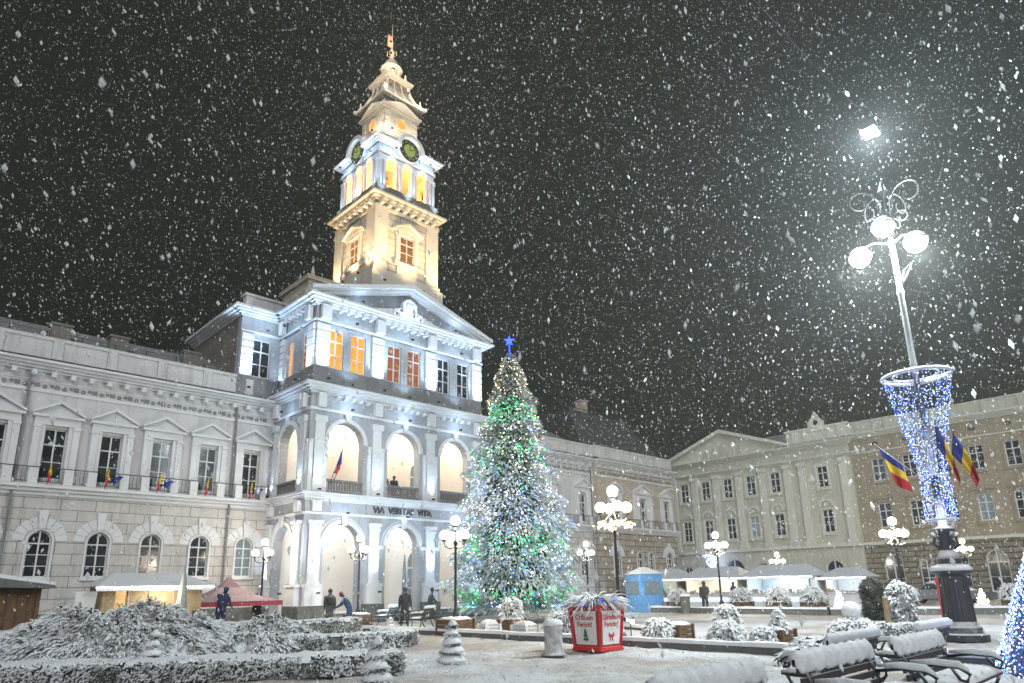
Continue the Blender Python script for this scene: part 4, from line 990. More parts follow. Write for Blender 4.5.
# ---- decorated fir
FXc, FYc, FH = 24.6, 25.3, 14.2
T_ = thing('christmas_tree', 'giant frosted fir covered with green, blue and white lights and a blue star on top', 'christmas tree', (FXc, FYc, 0))
obj('trunk', MB().lathe([(.32, 0), (.26, 2), (.16, 8), (.03, 14)], n=10), M['bark'], T_)
def fir_r(z, a):
    t = (z-.5)/(FH-.5)
    base = 3.5*(1-t)**.74 if t > .1 else 3.5*(1-.1)**.74*(.80+.20*t/.1)
    return base*(1+.09*math.sin(3*a+z*.9)+.10*math.sin(7*a-z*2.1)+.07*math.sin(13*a+z*5))*(.90+.11*math.sin(z*4.6+.8*math.sin(2*a)))+.05
m = MB()
for i in range(28000):
    z = .55+(FH-.55)*(1-(1-random.random())**.62) if random.random() < .85 else random.uniform(.5, FH-.4)
    a = random.uniform(0, 2*PI); R = fir_r(z, a); r = R*(1-.42*random.random()**2.0)
    tilt = -.35+.5*(z/FH)+random.gauss(0, .28)
    dr = (math.cos(a+random.gauss(0, .35)), math.sin(a+random.gauss(0, .35)), tilt)
    frond(m, (r*math.cos(a), r*math.sin(a), z), dr, random.uniform(.15, .38)*(1-.3*z/FH), random.uniform(.035, .085), .3, .55)
obj('branches', m, M['fir'], T_, recalc=False)
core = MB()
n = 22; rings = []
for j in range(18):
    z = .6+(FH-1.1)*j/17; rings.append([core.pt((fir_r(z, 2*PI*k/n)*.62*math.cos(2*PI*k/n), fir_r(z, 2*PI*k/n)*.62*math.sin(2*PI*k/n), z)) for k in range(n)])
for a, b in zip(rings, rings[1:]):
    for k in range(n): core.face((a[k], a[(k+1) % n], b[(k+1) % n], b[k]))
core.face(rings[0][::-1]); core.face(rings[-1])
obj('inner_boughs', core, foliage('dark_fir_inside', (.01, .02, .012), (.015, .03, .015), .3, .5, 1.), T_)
def tree_lights(name, mat, N_, zf, r0, r1):
    m = MB()
    for i in range(N_):
        z = zf(); a = random.uniform(0, 2*PI); R = fir_r(z, a)*random.uniform(.86, 1.06)+.14
        m.ball((R*math.cos(a), R*math.sin(a), z), random.uniform(r0, r1), 5, 3)
    return tag(obj(name, m, mat, T_, recalc=False), kind='stuff')
U = random.uniform; Gs = random.gauss
tree_lights('white_lights', M['ledw'], 950, lambda: min(12.5, max(.8, Gs(5.0, 2.6))), .011, .022)
tree_lights('white_lights', M['ledw'], 90, lambda: U(.8, 11), .022, .036)
tree_lights('blue_lights', M['ledb'], 700, lambda: min(11, max(.8, Gs(4.6, 2.8))), .018, .036)
tree_lights('green_lights', M['ledg'], 300, lambda: random.choice((Gs(1.4, .25), Gs(3.9, .3), Gs(8.3, .35), Gs(10.8, .4), U(1, 12))), .03, .05)
tree_lights('warm_lights', M['ledy'], 420, lambda: 5+8.9*random.random()**.9, .018, .032)
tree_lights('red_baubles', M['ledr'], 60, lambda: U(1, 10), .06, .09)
for z_, k_ in ((1.4, 7), (3.9, 7), (8.4, 5), (10.8, 4)):
    for k in range(k_):
        a = 3.9+(k-k_/2)*.45; R = fir_r(z_, a)+.45; light('green_glow', (R*math.cos(a), R*math.sin(a), z_), 5, (.1, 1, .35), .12, T_)
for z_, k_ in ((2.6, 5), (5.2, 5), (6.6, 4)):
    for k in range(k_):
        a = 3.9+(k-k_/2)*.55; R = fir_r(z_, a)+.5; light('blue_glow', (R*math.cos(a), R*math.sin(a), z_), 7, (.5, .7, 1), .12, T_)
st = MB()
for k in range(5):
    a = PI/2+2*PI*k/5; q = PI/5
    P0 = [(.0, .0), (.2*math.cos(a-q), .2*math.sin(a-q)), (.52*math.cos(a), .52*math.sin(a)), (.2*math.cos(a+q), .2*math.sin(a+q))]
    st.T = lambda x, d, z: ((x*.7+d*.7), (-x*.7+d*.7), z+FH+.75)
    st.prism([(x_*.62, y_*.62) for x_, y_ in P0], -.05, .05)
st.T = None; st.tube([(0, 0, FH-.5), (0, 0, FH+.6)], .04, 5)
obj('star', st, M['bluestar'], T_); 

# ---- bushes, hedges
def bush(name, label, cat, loc, rx, ry, h, n, mat='snowbush', group=None, L=(.07, .17), w=(.05, .095), shape='dome', core_mat='hedge', rz=0, parent=None):
    t = thing(name, label, cat, loc, rz, group) if parent is None else parent
    c = MB(); m = MB()
    def surfp(a, v):         # v 0 bottom .. 1 top
        if shape == 'dome': r = math.cos(v*PI/2)**.6; return (rx*r*math.cos(a), ry*r*math.sin(a), h*math.sin(v*PI/2))
        if shape == 'cone': r = (1-v)**.8*(1 if v > .08 else .85); return (rx*r*math.cos(a), ry*r*math.sin(a), h*v)
        r = math.sin(min(1, v/.18)*PI/2)*.25+.75; r *= (1 if v < .75 else math.sqrt(max(0, 1-((v-.75)/.25)**2))); return (rx*r*math.cos(a), ry*r*math.sin(a), h*v)
    rings = [[c.pt(tuple(x*.8 for x in surfp(2*PI*k/12, v))) for k in range(12)] for v in (0, .25, .5, .75, .93)]
    for a, b in zip(rings, rings[1:]):
        for k in range(12): c.face((a[k], a[(k+1) % 12], b[(k+1) % 12], b[k]))
    c.face(rings[0][::-1]); c.face(rings[-1])
    ph = random.random()*6
    for i in range(int(n*1.7)):
        a = U(0, 2*PI); v = random.random()**(.8 if shape != 'cone' else 1.3); x, y, z = surfp(a, v)
        k = 1+.16*math.sin(5*a+ph+z*6)+.12*math.sin(9*a-z*9); s_ = k*U(.78, 1.0)
        frond(m, (x*s_, y*s_, z*U(.9, 1.02)), (math.cos(a)+Gs(0, .5), math.sin(a)+Gs(0, .5), Gs(.1, .5)), U(*L), U(*w), .4, .6)
    obj('foliage', m, M[mat], t, recalc=False); obj('inner_twigs', c, M[core_mat], t)
    return t
def hedge(label, path, wd, h, dens=150, mat='hedge', zjit=.022, group='clipped hedges'):
    t = thing('hedge', label, 'hedge', (path[0][0], path[0][1], 0), 0, group, world=True)
    P = [Vector((*p, 0)) for p in path]; core = MB(); m = MB(); sn = MB()
    seg = []; tot = 0
    for a, b in zip(P, P[1:]): seg.append((a, b, (b-a).length)); tot += (b-a).length
    def at(s_):
        for a, b, l in seg:
            if s_ <= l: return a.lerp(b, s_/l), (b-a).normalized()
            s_ -= l
        return P[-1], (P[-1]-P[-2]).normalized()
    K = max(2, int(tot/.15)); rr = []; ss = []
    for i in range(K+1):
        p, d = at(tot*i/K); n_ = Vector((-d.y, d.x, 0)); q = []
        for o_, z in ((-.46, 0), (-.44, h*.93), (0, h*.97), (.44, h*.93), (.46, 0)): q.append(core.pt(p+n_*wd*o_+Vector((0, 0, z))))
        rr.append(q); q = []
        for o_, z in ((-.50, h-.07), (-.45, h+.0), (-.25, h+.05), (.05, h+.06), (.3, h+.045), (.45, h-.0), (.50, h-.07)):
            q.append(sn.pt(p+n_*(wd*o_+Gs(0, .02))+Vector((0, 0, z+Gs(0, zjit)))))
        ss.append(q)
    for a, b in zip(rr, rr[1:]):
        for k in range(4): core.face((a[k], a[k+1], b[k+1], b[k]))
    for a, b in zip(ss, ss[1:]):
        for k in range(6):
            if 0 < k < 5 or random.random() < .7: sn.face((a[k], a[k+1], b[k+1], b[k]))
    core.face(rr[0]); core.face(rr[-1][::-1])
    for e_, sg in ((P[0], -1), (P[-1], 1)):        # leaves over both ends
        d = ((P[1]-P[0]) if sg < 0 else (P[-1]-P[-2])).normalized(); n_ = Vector((-d.y, d.x, 0))
        for i in range(int(dens*1.1)): frond(m, e_+n_*wd*U(-.5, .5)+Vector((0, 0, U(.02, h*1.05)))+d*sg*U(-.02, .05), d*sg+Vector((Gs(0, .5), Gs(0, .5), Gs(.1, .5))), U(.05, .14), U(.035, .06), .2, .6)
    for i in range(int(tot*dens*1.6)):
        p, d = at(U(0, tot)); n_ = Vector((-d.y, d.x, 0)); sd = random.choice((-1, 1))
        if random.random() < .55: q = p+n_*wd*.47*sd+Vector((0, 0, U(.02, h))); dr = n_*sd+Vector((Gs(0, .4), Gs(0, .4), Gs(.1, .5)))
        else: q = p+n_*wd*U(-.5, .5)+Vector((0, 0, h*.97)); dr = Vector((Gs(0, .8), Gs(0, .8), .5+abs(Gs(0, .3))))
        frond(m, q, dr, U(.05, .12), U(.035, .06), .2, .6)
    obj('leaves', m, M[mat], t, recalc=False); obj('stems', core, surf('hedge_inside', (.03, .034, .024), (.30, .31, .31), sc=14), t); obj('snow_cover', sn, M['snow'], t, recalc=True, smooth=True)
    return t
hedge('long snow-topped hedge in the left foreground, its end nearest the camera dark and bare', [(1.2, 18.0), (4.2, 16.0), (7.2, 13.6), (8.9, 12.9)], 1.3, .36, 520)
hedge('curved middle hedge running from the juniper mound to the open snow', [(8.2, 21.5), (10.6, 18.4), (12.9, 18.2), (13.6, 20.4)], .9, .40, 420)
hedge('far low hedge in front of the red tent', [(9.0, 26.6), (12.2, 24.6), (15.0, 24.5)], .8, .6, 300)
hedge('low hedge below the wooden hut at the left edge', [(1.2, 25.5), (4.6, 28.5)], 1.0, .55, 260)
# juniper mound
def mound(label, loc, rx, ry, h, n, rz=0, seed=3):
    t = thing('spreading_juniper', label, 'shrub', loc, rz, 'spreading junipers'); r = random.Random(seed); m = MB(); c = MB()
    hh = lambda x, y: h*max(0, 1-(x/rx)**2-(y/ry)**2)**.55*(1+.28*math.sin(x*2.1+1)*math.sin(y*2.7+seed)+.14*math.sin(x*5+y*3))
    nx = 26; G = {}
    for i in range(nx+1):
        for j in range(nx+1):
            x = rx*(2*i/nx-1); y = ry*(2*j/nx-1); G[i, j] = c.pt((x, y, hh(x, y)*.86-.12))
    for i in range(nx):
        for j in range(nx): c.face((G[i, j], G[i+1, j], G[i+1, j+1], G[i, j+1]))
    for i in range(n):
        a = r.uniform(0, 2*PI); q = math.sqrt(r.random())*1.0; x = rx*q*math.cos(a); y = ry*q*math.sin(a); z = hh(x, y)
        cl = math.sin(x*3.1+seed)*math.sin(y*3.7)+.4*math.sin(x*7)*math.sin(y*8)
        if cl < -.45 and r.random() < .75: continue
        frond(m, (x, y, z*r.uniform(.86, 1.03)), (x/rx*1.2+r.gauss(0, .45), y/ry*1.2+r.gauss(0, .45), .28+r.gauss(0, .25)), r.uniform(.12, .34), r.uniform(.035, .08), .45, .5)
    obj('sprays', m, M['juniper'], t, recalc=False); obj('inner_branches', c, M['hedge'], t, smooth=True, recalc=False)
mound('large snow-laden spreading juniper mound in the left foreground', (5.9, 22.0, 0), 3.4, 3.3, 1.15, 11500)
mound('low right-hand flank of snowy juniper beside the curved hedge', (9.3, 20.6, 0), 2.1, 1.8, .72, 4200, seed=8)
mound('small dark juniper clump between the wooden hut and the lit stall', (6.1, 28.6, 0), 1.2, 1.2, 1.15, 1700, seed=5)
# clipped spiral topiaries
def topiary(label, loc, h, r0):
    t = thing('spiral_topiary', label, 'topiary', loc, 0, 'spiral topiaries in the snow'); m = MB(); sn = MB()
    K = 5
    for k in range(K):
        z0_ = h*(k/K)**.95; z1_ = h*((k+1)/K)**.95; ra = r0*(1-.85*k/K); rb = r0*(1-.85*(k+.9)/K)
        m.lathe([(ra*.7, z0_), (ra*.92, z0_+.02), (ra*.9, z0_+(z1_-z0_)*.45), (rb*.6, z1_)], .02*math.sin(k*2), .02*math.cos(k*2), 12)
        sn.lathe([(ra*.95, z0_+(z1_-z0_)*.25), (ra*1.02, z0_+(z1_-z0_)*.42), (ra*.86, z0_+(z1_-z0_)*.7), (rb*.66, z1_*.995+.01)], .02*math.sin(k*2), .02*math.cos(k*2), 12)
        for i in range(60):
            a = U(0, 2*PI); frond(m, (ra*.85*math.cos(a), ra*.85*math.sin(a), z0_+U(0, .4)*(z1_-z0_)), (math.cos(a), math.sin(a), Gs(0, .3)), U(.05, .1), U(.02, .04), .2, .6)
    obj('foliage', m, M['hedge'], t, recalc=False); obj('snow_layers', sn, M['snow'], t, smooth=True)
topiary('snow-layered spiral topiary standing alone on the open snow before the fir', (10.33, 12.72, 0), .96, .33)
topiary('snow-layered spiral topiary at the right end of the long hedge, nearest the camera', (6.5, 9.95, 0), .92, .3)
topiary('small snow-layered spiral topiary at the kerb left of the two benches', (16.0, 23.6, 0), .62, .3)
topiary('snow-layered spiral topiary poking out of the long hedge before the juniper mound', (4.9, 15.9, 0), .95, .28)
bush('bare_shrub', 'small half-bare dark shrub at the end of the long hedge', 'shrub', (8.9, 14.0, 0), .42, .36, .52, 420, mat='hedge', L=(.08, .16), w=(.02, .045))
T_ = thing('stone_bollard', 'round stone bollard plastered with snow left of the red planter', 'bollard', (13.2, 12.2, 0))
m = MB().lathe([(.33, 0), (.29, .04), (.235, .08), (.225, .2), (.225, .3), (.22, .4), (.225, .5), (.23, .6), (.24, .66), (.23, .72)], n=18); m.v = [(x*(1+Gs(0, .05)), y*(1+Gs(0, .05)), z+(Gs(0, .012) if z > 0 else 0)) for x, y, z in m.v]
obj('shaft', m, surf('snow_plastered_stone', (.62, .62, .62), (.32, .31, .30), sc=6, bump=.8), T_, smooth=True)
obj('snow_cap', MB().lathe([(.24, .7), (.26, .76), (.2, .83), (.08, .87), (.02, .875)], n=16), M['snow'], T_, smooth=True)

# ================================================================ benches
def snow_slab(m, x0, x1, y0, y1, z, h, nx=12, ny=5, jit=.2, tilt=0.):
    top = {}; 
    for i in range(nx+1):
        for j in range(ny+1):
            u, v = i/nx, j/ny; e = min(1, min(u, 1-u)*6+.15)*min(1, min(v, 1-v)*3.2+.2)
            hh = h*math.sqrt(e)*(1+jit*math.sin(i*1.7+z*9)*math.cos(j*2.3+x0)+Gs(0, jit*.3))
            top[i, j] = m.pt((x0+(x1-x0)*u, y0+(y1-y0)*v, z+hh+tilt*v))
    b = [m.pt((x, y, z+t_)) for x, y, t_ in ((x0, y0, 0), (x1, y0, 0), (x1, y1, tilt), (x0, y1, tilt))]
    for i in range(nx):
        for j in range(ny): m.face((top[i, j], top[i+1, j], top[i+1, j+1], top[i, j+1]))
    m.face((b[0], b[1])+tuple(top[i, 0] for i in range(nx, -1, -1))); m.face((b[2], b[3])+tuple(top[i, ny] for i in range(nx+1)))
    m.face((b[3], b[0])+tuple(top[0, j] for j in range(ny+1))); m.face((b[1], b[2])+tuple(top[nx, j] for j in range(ny, -1, -1))); m.face((b[3], b[2], b[1], b[0]))
def bench(label, loc, rz=0, L=1.85, heavy=True, small=False):
    t = thing('park_bench', label, 'bench', loc, rz, 'snow-covered park benches')
    for sx in (-L/2+.14, L/2-.14):
        m = MB(); r = .024
        m.tube([(sx, .42, 0), (sx, .30, .2), (sx, .22, .43), (sx, .30, .66), (sx, .40, .90)], r, 6)
        m.tube([(sx, -.32, 0), (sx, -.22, .12), (sx, -.20, .3), (sx, -.27, .43)], r, 6); m.tube([(sx, -.27, .43), (sx, .22, .41)], r, 6)
        m.tube([(sx, .29, .64), (sx, .0, .68), (sx, -.24, .67), (sx, -.34, .60), (sx, -.30, .52), (sx, -.24, .54)], r, 6); m.tube([(sx, -.27, .43), (sx, -.22, .56), (sx, -.16, .67)], r*.8, 6)
        obj('side_frame', m, M['iron'], t, smooth=True)
    for k in range(6):
        y = -.25+.085*k; obj('seat_slat', MB().box(-L/2, L/2, y-.033, y+.033, .435, .465), M['slat'], t)
    for k in range(5):
        z = .53+.085*k; y = .235+.17*((z-.43)/.47); obj('back_slat', MB().box(-L/2, L/2, y-.015, y+.015, z-.034, z+.034), M['slat'], t)
    s = MB(); snow_slab(s, -L/2+.01, L/2-.01, -.29, .2, .466, .10 if heavy else .06, 40, 10, .12)
    obj('seat_snow', s, M['snow'], t, smooth=True)
    s = MB(); n = 40; R_ = []
    for i in range(n+1):
        x = -L/2+L*i/n; j = 1+.12*math.sin(i*1.3+loc[0])+Gs(0, .03); e = .5 if i in (0, n) else (.85 if i in (1, n-1) else 1)
        lo = .77 if heavy else .84
        lo += .01*math.sin(i*1.1+loc[0])+Gs(0, .006)
        yb = lambda z: .205+.17*((z-.43)/.47)
        R_.append([s.pt((x, y, z)) for y, z in ((yb(lo), lo), (yb(lo)-.035*e*j, lo+.03), (yb(.83)-.05*e*j, .84), (yb(.88)-.05*e*j, .92), (.38, .92+.07*e*j), (.44, .94), (.43, .87))])
    for a, b in zip(R_, R_[1:]):
        for k in range(6): s.face((a[k], a[k+1], b[k+1], b[k]))
        s.face((a[6], a[0], b[0], b[6]))
    s.face(R_[0]); s.face(R_[-1][::-1])
    obj('back_snow', s, M['snow'], t, smooth=True)
    for sx in (-L/2+.14, L/2-.14):
        s = MB(); s.tube([(sx, .26, .70), (sx, .0, .715), (sx, -.24, .70), (sx, -.33, .64)], [.02, .04, .042, .02], 7); obj('armrest_snow', s, M['snow'], t, smooth=True)
    return t
bench('park bench nearest the camera, only its thick snow-covered backrest in view', (5.45, 2.85, 0), 0, 1.75)
bench('middle one of the three foreground benches, left armrest loaded with snow', (7.95, 2.8, 0), 0, 2.0)
bench('rightmost foreground bench below the tall lamp post with curled front leg', (10.2, 2.62, 0), 0, 1.9)
bench('bench behind the middle foreground bench, turned away from the camera', (10.4, 4.25, 0), PI, 1.9)
bench('bench behind the rightmost foreground bench beside the lamp post base', (13.6, 4.1, 0), PI, 1.9)
bench('dark bench left of the fir tree, nearer the portico lamp', (19.9, 29.6, 0), .62-PI, 1.5, False)
bench('dark bench left of the fir tree, beside the wooden tub', (18.5, 24.9, 0), .62-PI, 1.5, False)

# ================================================================ tubs, planters, shrubs
def crate(label, loc, sx, sy, h, mat='wood', rz=0, snow=.1, name='planter_box', shrub=None, cat='planter'):
    t = thing(name, label, cat, loc, rz, 'planters on the square'); m = MB()
    k = 3
    for i in range(k):
        z = h*i/k; m.box(-sx/2, sx/2, -sy/2, sy/2, z+.01, z+h/k-.012)
    for x in (-1, 1):
        for y in (-1, 1): m.box(x*sx/2-.04+.02*x, x*sx/2+.04+.02*x, y*sy/2-.04+.02*y, y*sy/2+.04+.02*y, 0, h+.03)
    obj('box', m, M[mat], t)
    s = MB(); snow_slab(s, -sx/2+.02, sx/2-.02, -sy/2+.02, sy/2-.02, h+.0, snow, 8, 6); obj('snow_cover', s, M['snow'], t, smooth=True)
    return t
crate('wooden tub round the foot of the globe lamp left of the fir', (16.9, 20.6, 0), .95, .95, .55)
crate('dark wooden tub round the foot of the globe lamp before the portico', (18.5, 30.1, 0), .95, .95, .55)
crate('low white snow-heaped trough just left of the fir base', (17.25, 19.1, 0), .8, .5, .38, 'white', 1.2, .15)
crate('low white snow-heaped trough in front of the fir trunk', (17.3, 17.3, 0), .85, .5, .38, 'white', 1.4, .15)
crate('brown tub with a tall bare shrub between the two white troughs', (18.6, 19.3, 0), .7, .7, .5)
bush('bare_shrub', 'tall snowy bare shrub growing out of the brown tub left of the fir trunk', 'shrub', (18.6, 19.3, .5), .35, .35, .75, 420, L=(.1, .25), w=(.03, .06))
bush('bare_shrub', 'wide pinkish bare shrub under snow right of the fir trunk', 'shrub', (17.6, 15.6, 0), .75, .6, .85, 1100, L=(.15, .35), w=(.025, .05))
bush('bare_shrub', 'low bare shrub under snow behind the stone bollard', 'shrub', (18.6, 16.4, 0), .6, .5, .75, 700, L=(.15, .3), w=(.025, .05))
crate('brown planter with snowy conifer right of the red planter', (19.3, 12.5, 0), .75, .6, .42)
bush('snowy_shrub', 'loose snowy shrub spilling left of the brown planter behind the kerb', 'shrub', (18.6, 12.75, 0), .5, .45, .62, 500)
bush('snowy_shrub', 'round white-clumped shrub standing alone just behind the dark kerb', 'shrub', (18.0, 10.1, 0), .5, .46, .62, 900)
bush('snowy_shrub', 'smaller white-clumped shrub behind and above the round one', 'shrub', (19.2, 10.7, 0), .42, .38, 1.0, 700)
crate('brown planter with snow shelf at the middle of the dark kerb', (18.4, 8.75, 0), .75, .5, .42)
bush('snowy_shrub', 'snowy shrub hanging over the left side of the brown planter by the kerb', 'shrub', (18.0, 9.0, 0), .36, .33, .5, 350)
bush('snowy_shrub', 'small pointed snowy conifer rising from the brown planter by the kerb', 'shrub', (18.4, 8.75, .42), .22, .22, .5, 260, shape='cone')
bush('snowy_shrub', 'snow-buried shrub heap behind the middle foreground bench', 'shrub', (15.6, 6.3, 0), 1.3, .7, .42, 1300, L=(.15, .3), w=(.08, .14))
T_ = bush('snowy_shrub', 'shrub with a big ball of snow on top, left of the dark cypress', 'shrub', (21.2, 7.85, 0), .7, .6, .62, 700)
obj('snow_ball', MB().ball((0, 0, .82), .26, 14, 10, 1.05), M['snow'], T_, smooth=True)
hedge('low dark hedge under snow left of the lamp post base', [(22.0, 7.3), (24.2, 6.6)], .5, .38, 260)
bush('cypress', 'dark narrow cypress with little snow left of the lamp post', 'cypress', (32.6, 11.05, 0), .42, .42, 1.75, 1500, mat='darkgreen', shape='col', core_mat='darkgreen')
bush('cypress', 'thin dark conifer peeping out behind the snow-laden cypress', 'cypress', (30.5, 9.5, 0), .3, .3, 1.7, 500, mat='darkgreen', shape='col', core_mat='darkgreen')
bush('cypress', 'snow-laden drooping cypress leaning beside a wooden stake', 'cypress', (23.6, 7.25, 0), .30, .30, 1.6, 800, shape='col', w=(.07, .13))
tag(obj('wooden_stake', MB().lathe([(.09, 0), (.08, 1.15), (.05, 1.2)], n=8), M['palewood'], base=(22.6, 7.35, 0)), 'pale wooden stake left of the snow-laden cypress', 'stake')
for i, (x, y, lb_) in enumerate([(38.3, 24.6, 'behind the far kerb below the leftmost white stall'), (38.2, 20.2, 'behind the far kerb right of the standing man'), (38, 17.9, 'behind the far kerb at the small globe lamp'), (37.8, 15.9, 'behind the far kerb left of the small light cone'), (39.5, 11.9, 'behind the far kerb left of the dark cypress'), (41.6, 7.6, 'behind the far kerb right of the lamp post')]):
    crate('brown square tub with snowed-in shrub '+lb_, (x, y, 0), .9, .9, .6)
    bush('snowy_shrub', 'bushy snow-dusted shrub in its tub '+lb_, 'shrub', (x, y, .6), .55, .55, .75, 380, L=(.15, .3))
for x0_, y0_, lb_ in ((38.6, 22.3, 'left of the first tub pair'), (38.2, 13.8, 'beside the small light cone'), (41.8, 5.6, 'right of the lamp post')):
    hedge('far snow-topped low hedge '+lb_, [(x0_, y0_), (x0_+.1, y0_-1.7)], .7, .35, 90, group='far low hedges')
def light_cone(label, loc, r, h, nb, rb, mats=('ledw', 'ledb'), strands=26):
    t = thing('light_cone', label, 'light cone', loc, 0, 'cones of fairy lights')
    obj('core', MB().lathe([(r*.86, 0), (r*.8, h*.1), (r*.42, h*.6), (.02, h*.97)], n=16), M['canvas'] if r < .6 else surf('cone_mesh', (.16, .18, .24), sc=4), t)
    for k in range(strands):
        a0 = 2*PI*k/strands; pts = []
        for j in range(nb+1):
            v = j/nb; rr = r*(1-v)**.9+.02; a = a0+.5*v+.06*math.sin(j); pts.append((rr*math.cos(a), rr*math.sin(a), h*v))
        w_ = MB(); w_.tube(pts[::max(1, nb//6)], .006 if r > .6 else .012, 3); so = obj('light_string', w_, M['iron'], t)
        bs = [MB(), MB()]
        for j, p in enumerate(pts): bs[0 if random.random() < .6 else 1].ball((p[0]*1.02+Gs(0, .02), p[1]*1.02+Gs(0, .02), p[2]+Gs(0, .02)), rb*U(.7, 1.3), 5, 3)
        for b_, m_ in zip(bs, mats):
            if b_.v: obj('bulbs', b_, M[m_], so)
    return t
LC = light_cone('large cone wrapped in blue-white fairy lights at the right edge', (15.75, 2.35, 0), 1.0, 2.5, 64, .0125, ('ledv', 'ledb'), strands=56)
light('cone_glow', (-1.0, -.3, .9), 9, (.6, .75, 1), .3, LC)
lc2 = light_cone('small glowing white light cone on the far kerb left of the cypress', (39.6, 15.2, .3), .28, .8, 9, .03, strands=8); light('cone_glow', (-.6, 0, .5), 1.5, (.8, .9, 1), .2, lc2)
lc3 = light_cone('small glowing warm light cone on the far kerb right of the lamp post', (42.6, 9.2, .3), .28, .8, 9, .03, ('ledy', 'ledw'), strands=8); light('cone_glow', (-.6, 0, .5), 1.5, (1, .85, .6), .2, lc3)
T_ = thing('red_planter', 'big flared red planter with white greeting panels and snowy fir twigs', 'planter', (14.95, 12.2, 0))
m = MB(); m.frustum(0, 0, .1, 1.08, .62, .74, 4); m.frustum(0, 0, 0, .1, .70, .66, 4); m.frustum(0, 0, 1.08, 1.16, .79, .8, 4)
for k in range(4):
    a = PI/4+k*PI/2; m.tube([(.63*math.cos(a), .63*math.sin(a), .1), (.75*math.cos(a), .75*math.sin(a), 1.1)], .035, 4)
obj('box', m, M['red'], T_)
tl = math.atan2((.74-.62)*.7071, .98)
for rz_, lines, mot in ((-PI/2, ('Crăciun', 'Fericit!'), 'tree'), (0, ('Sărbători', 'Fericite!'), 'bow')):
    Mx = Matrix.Rotation(rz_, 4, 'Z') @ Matrix.Translation((0, -.485, .6)) @ Matrix.Rotation(PI/2+tl, 4, 'X')
    m = MB(); m.prism([(-.345, -.44), (.345, -.44), (.395, .42), (-.395, .42)], -.012, .012, 'z'); p = obj('greeting_panel', m, M['white'], T_); p.matrix_local = Mx
    text(lines[0], .185, 'lettering', M['fl_red'], p, Matrix.Translation((0, .25, .016)), .003, .003)
    text(lines[1], .185, 'lettering', M['fl_red'], p, Matrix.Translation((0, .07, .016)), .003, .003)
    g = MB()
    if mot == 'tree':
        for k in range(3): g.prism([(-.10+.025*k, -.33+.09*k), (.10-.025*k, -.33+.09*k), (0, -.17+.08*k)], .013, .02+.002*k, 'z')
        g.box(-.015, .015, -.37, -.33, .013, .02); obj('tree_emblem', g, surf('emblem_green', (.02, .12, .05), sc=5, bump=0), p)
    else:
        for s_ in (-1, 1): g.prism([(0, -.22), (s_*.11, -.13), (s_*.12, -.26)], .013, .02, 'z'); g.prism([(0, -.23), (s_*.03, -.22), (s_*.09, -.36), (s_*.04, -.35)], .013, .022, 'z')
        g.ball((0, -.22, .02), .025, 6, 4); obj('bow_emblem', g, M['fl_red'], p)
m = MB()
for i in range(620):
    a = U(0, 2*PI); q = U(0, .55); frond(m, (q*math.cos(a), q*math.sin(a), 1.12+U(0, .25)), (math.cos(a)+Gs(0, .4), math.sin(a)+Gs(0, .4), U(-.1, .75)), U(.25, .68), U(.025, .06), .45, .6)
obj('fir_twigs', m, M['snowbush'], T_, recalc=False)
b = MB()
for i in range(26): a = U(0, 2*PI); q = U(.4, .72); b.ball((q*math.cos(a), q*math.sin(a), 1.16+U(0, .15)), .035, 6, 4)
obj('blue_baubles', b, emit('blue_bauble', (.03, .1, .9), .5, base=(.02, .06, .6)), T_)
T_ = thing('ground_floodlight', 'small black floodlight on a stake right of the red planter', 'floodlight', (18.9, 14.0, 0))
obj('housing', MB().box(-.35, .1, -.07, .07, .52, .66).lathe([(.02, 0), (.02, .52)], n=6), M['iron'], T_); obj('lens', MB().ball((-.02, -.1, .5), .06, 8, 6), M['cool'], T_); light('flood', (-.05, -.22, .5), 14, (.6, .8, 1), .05, T_)

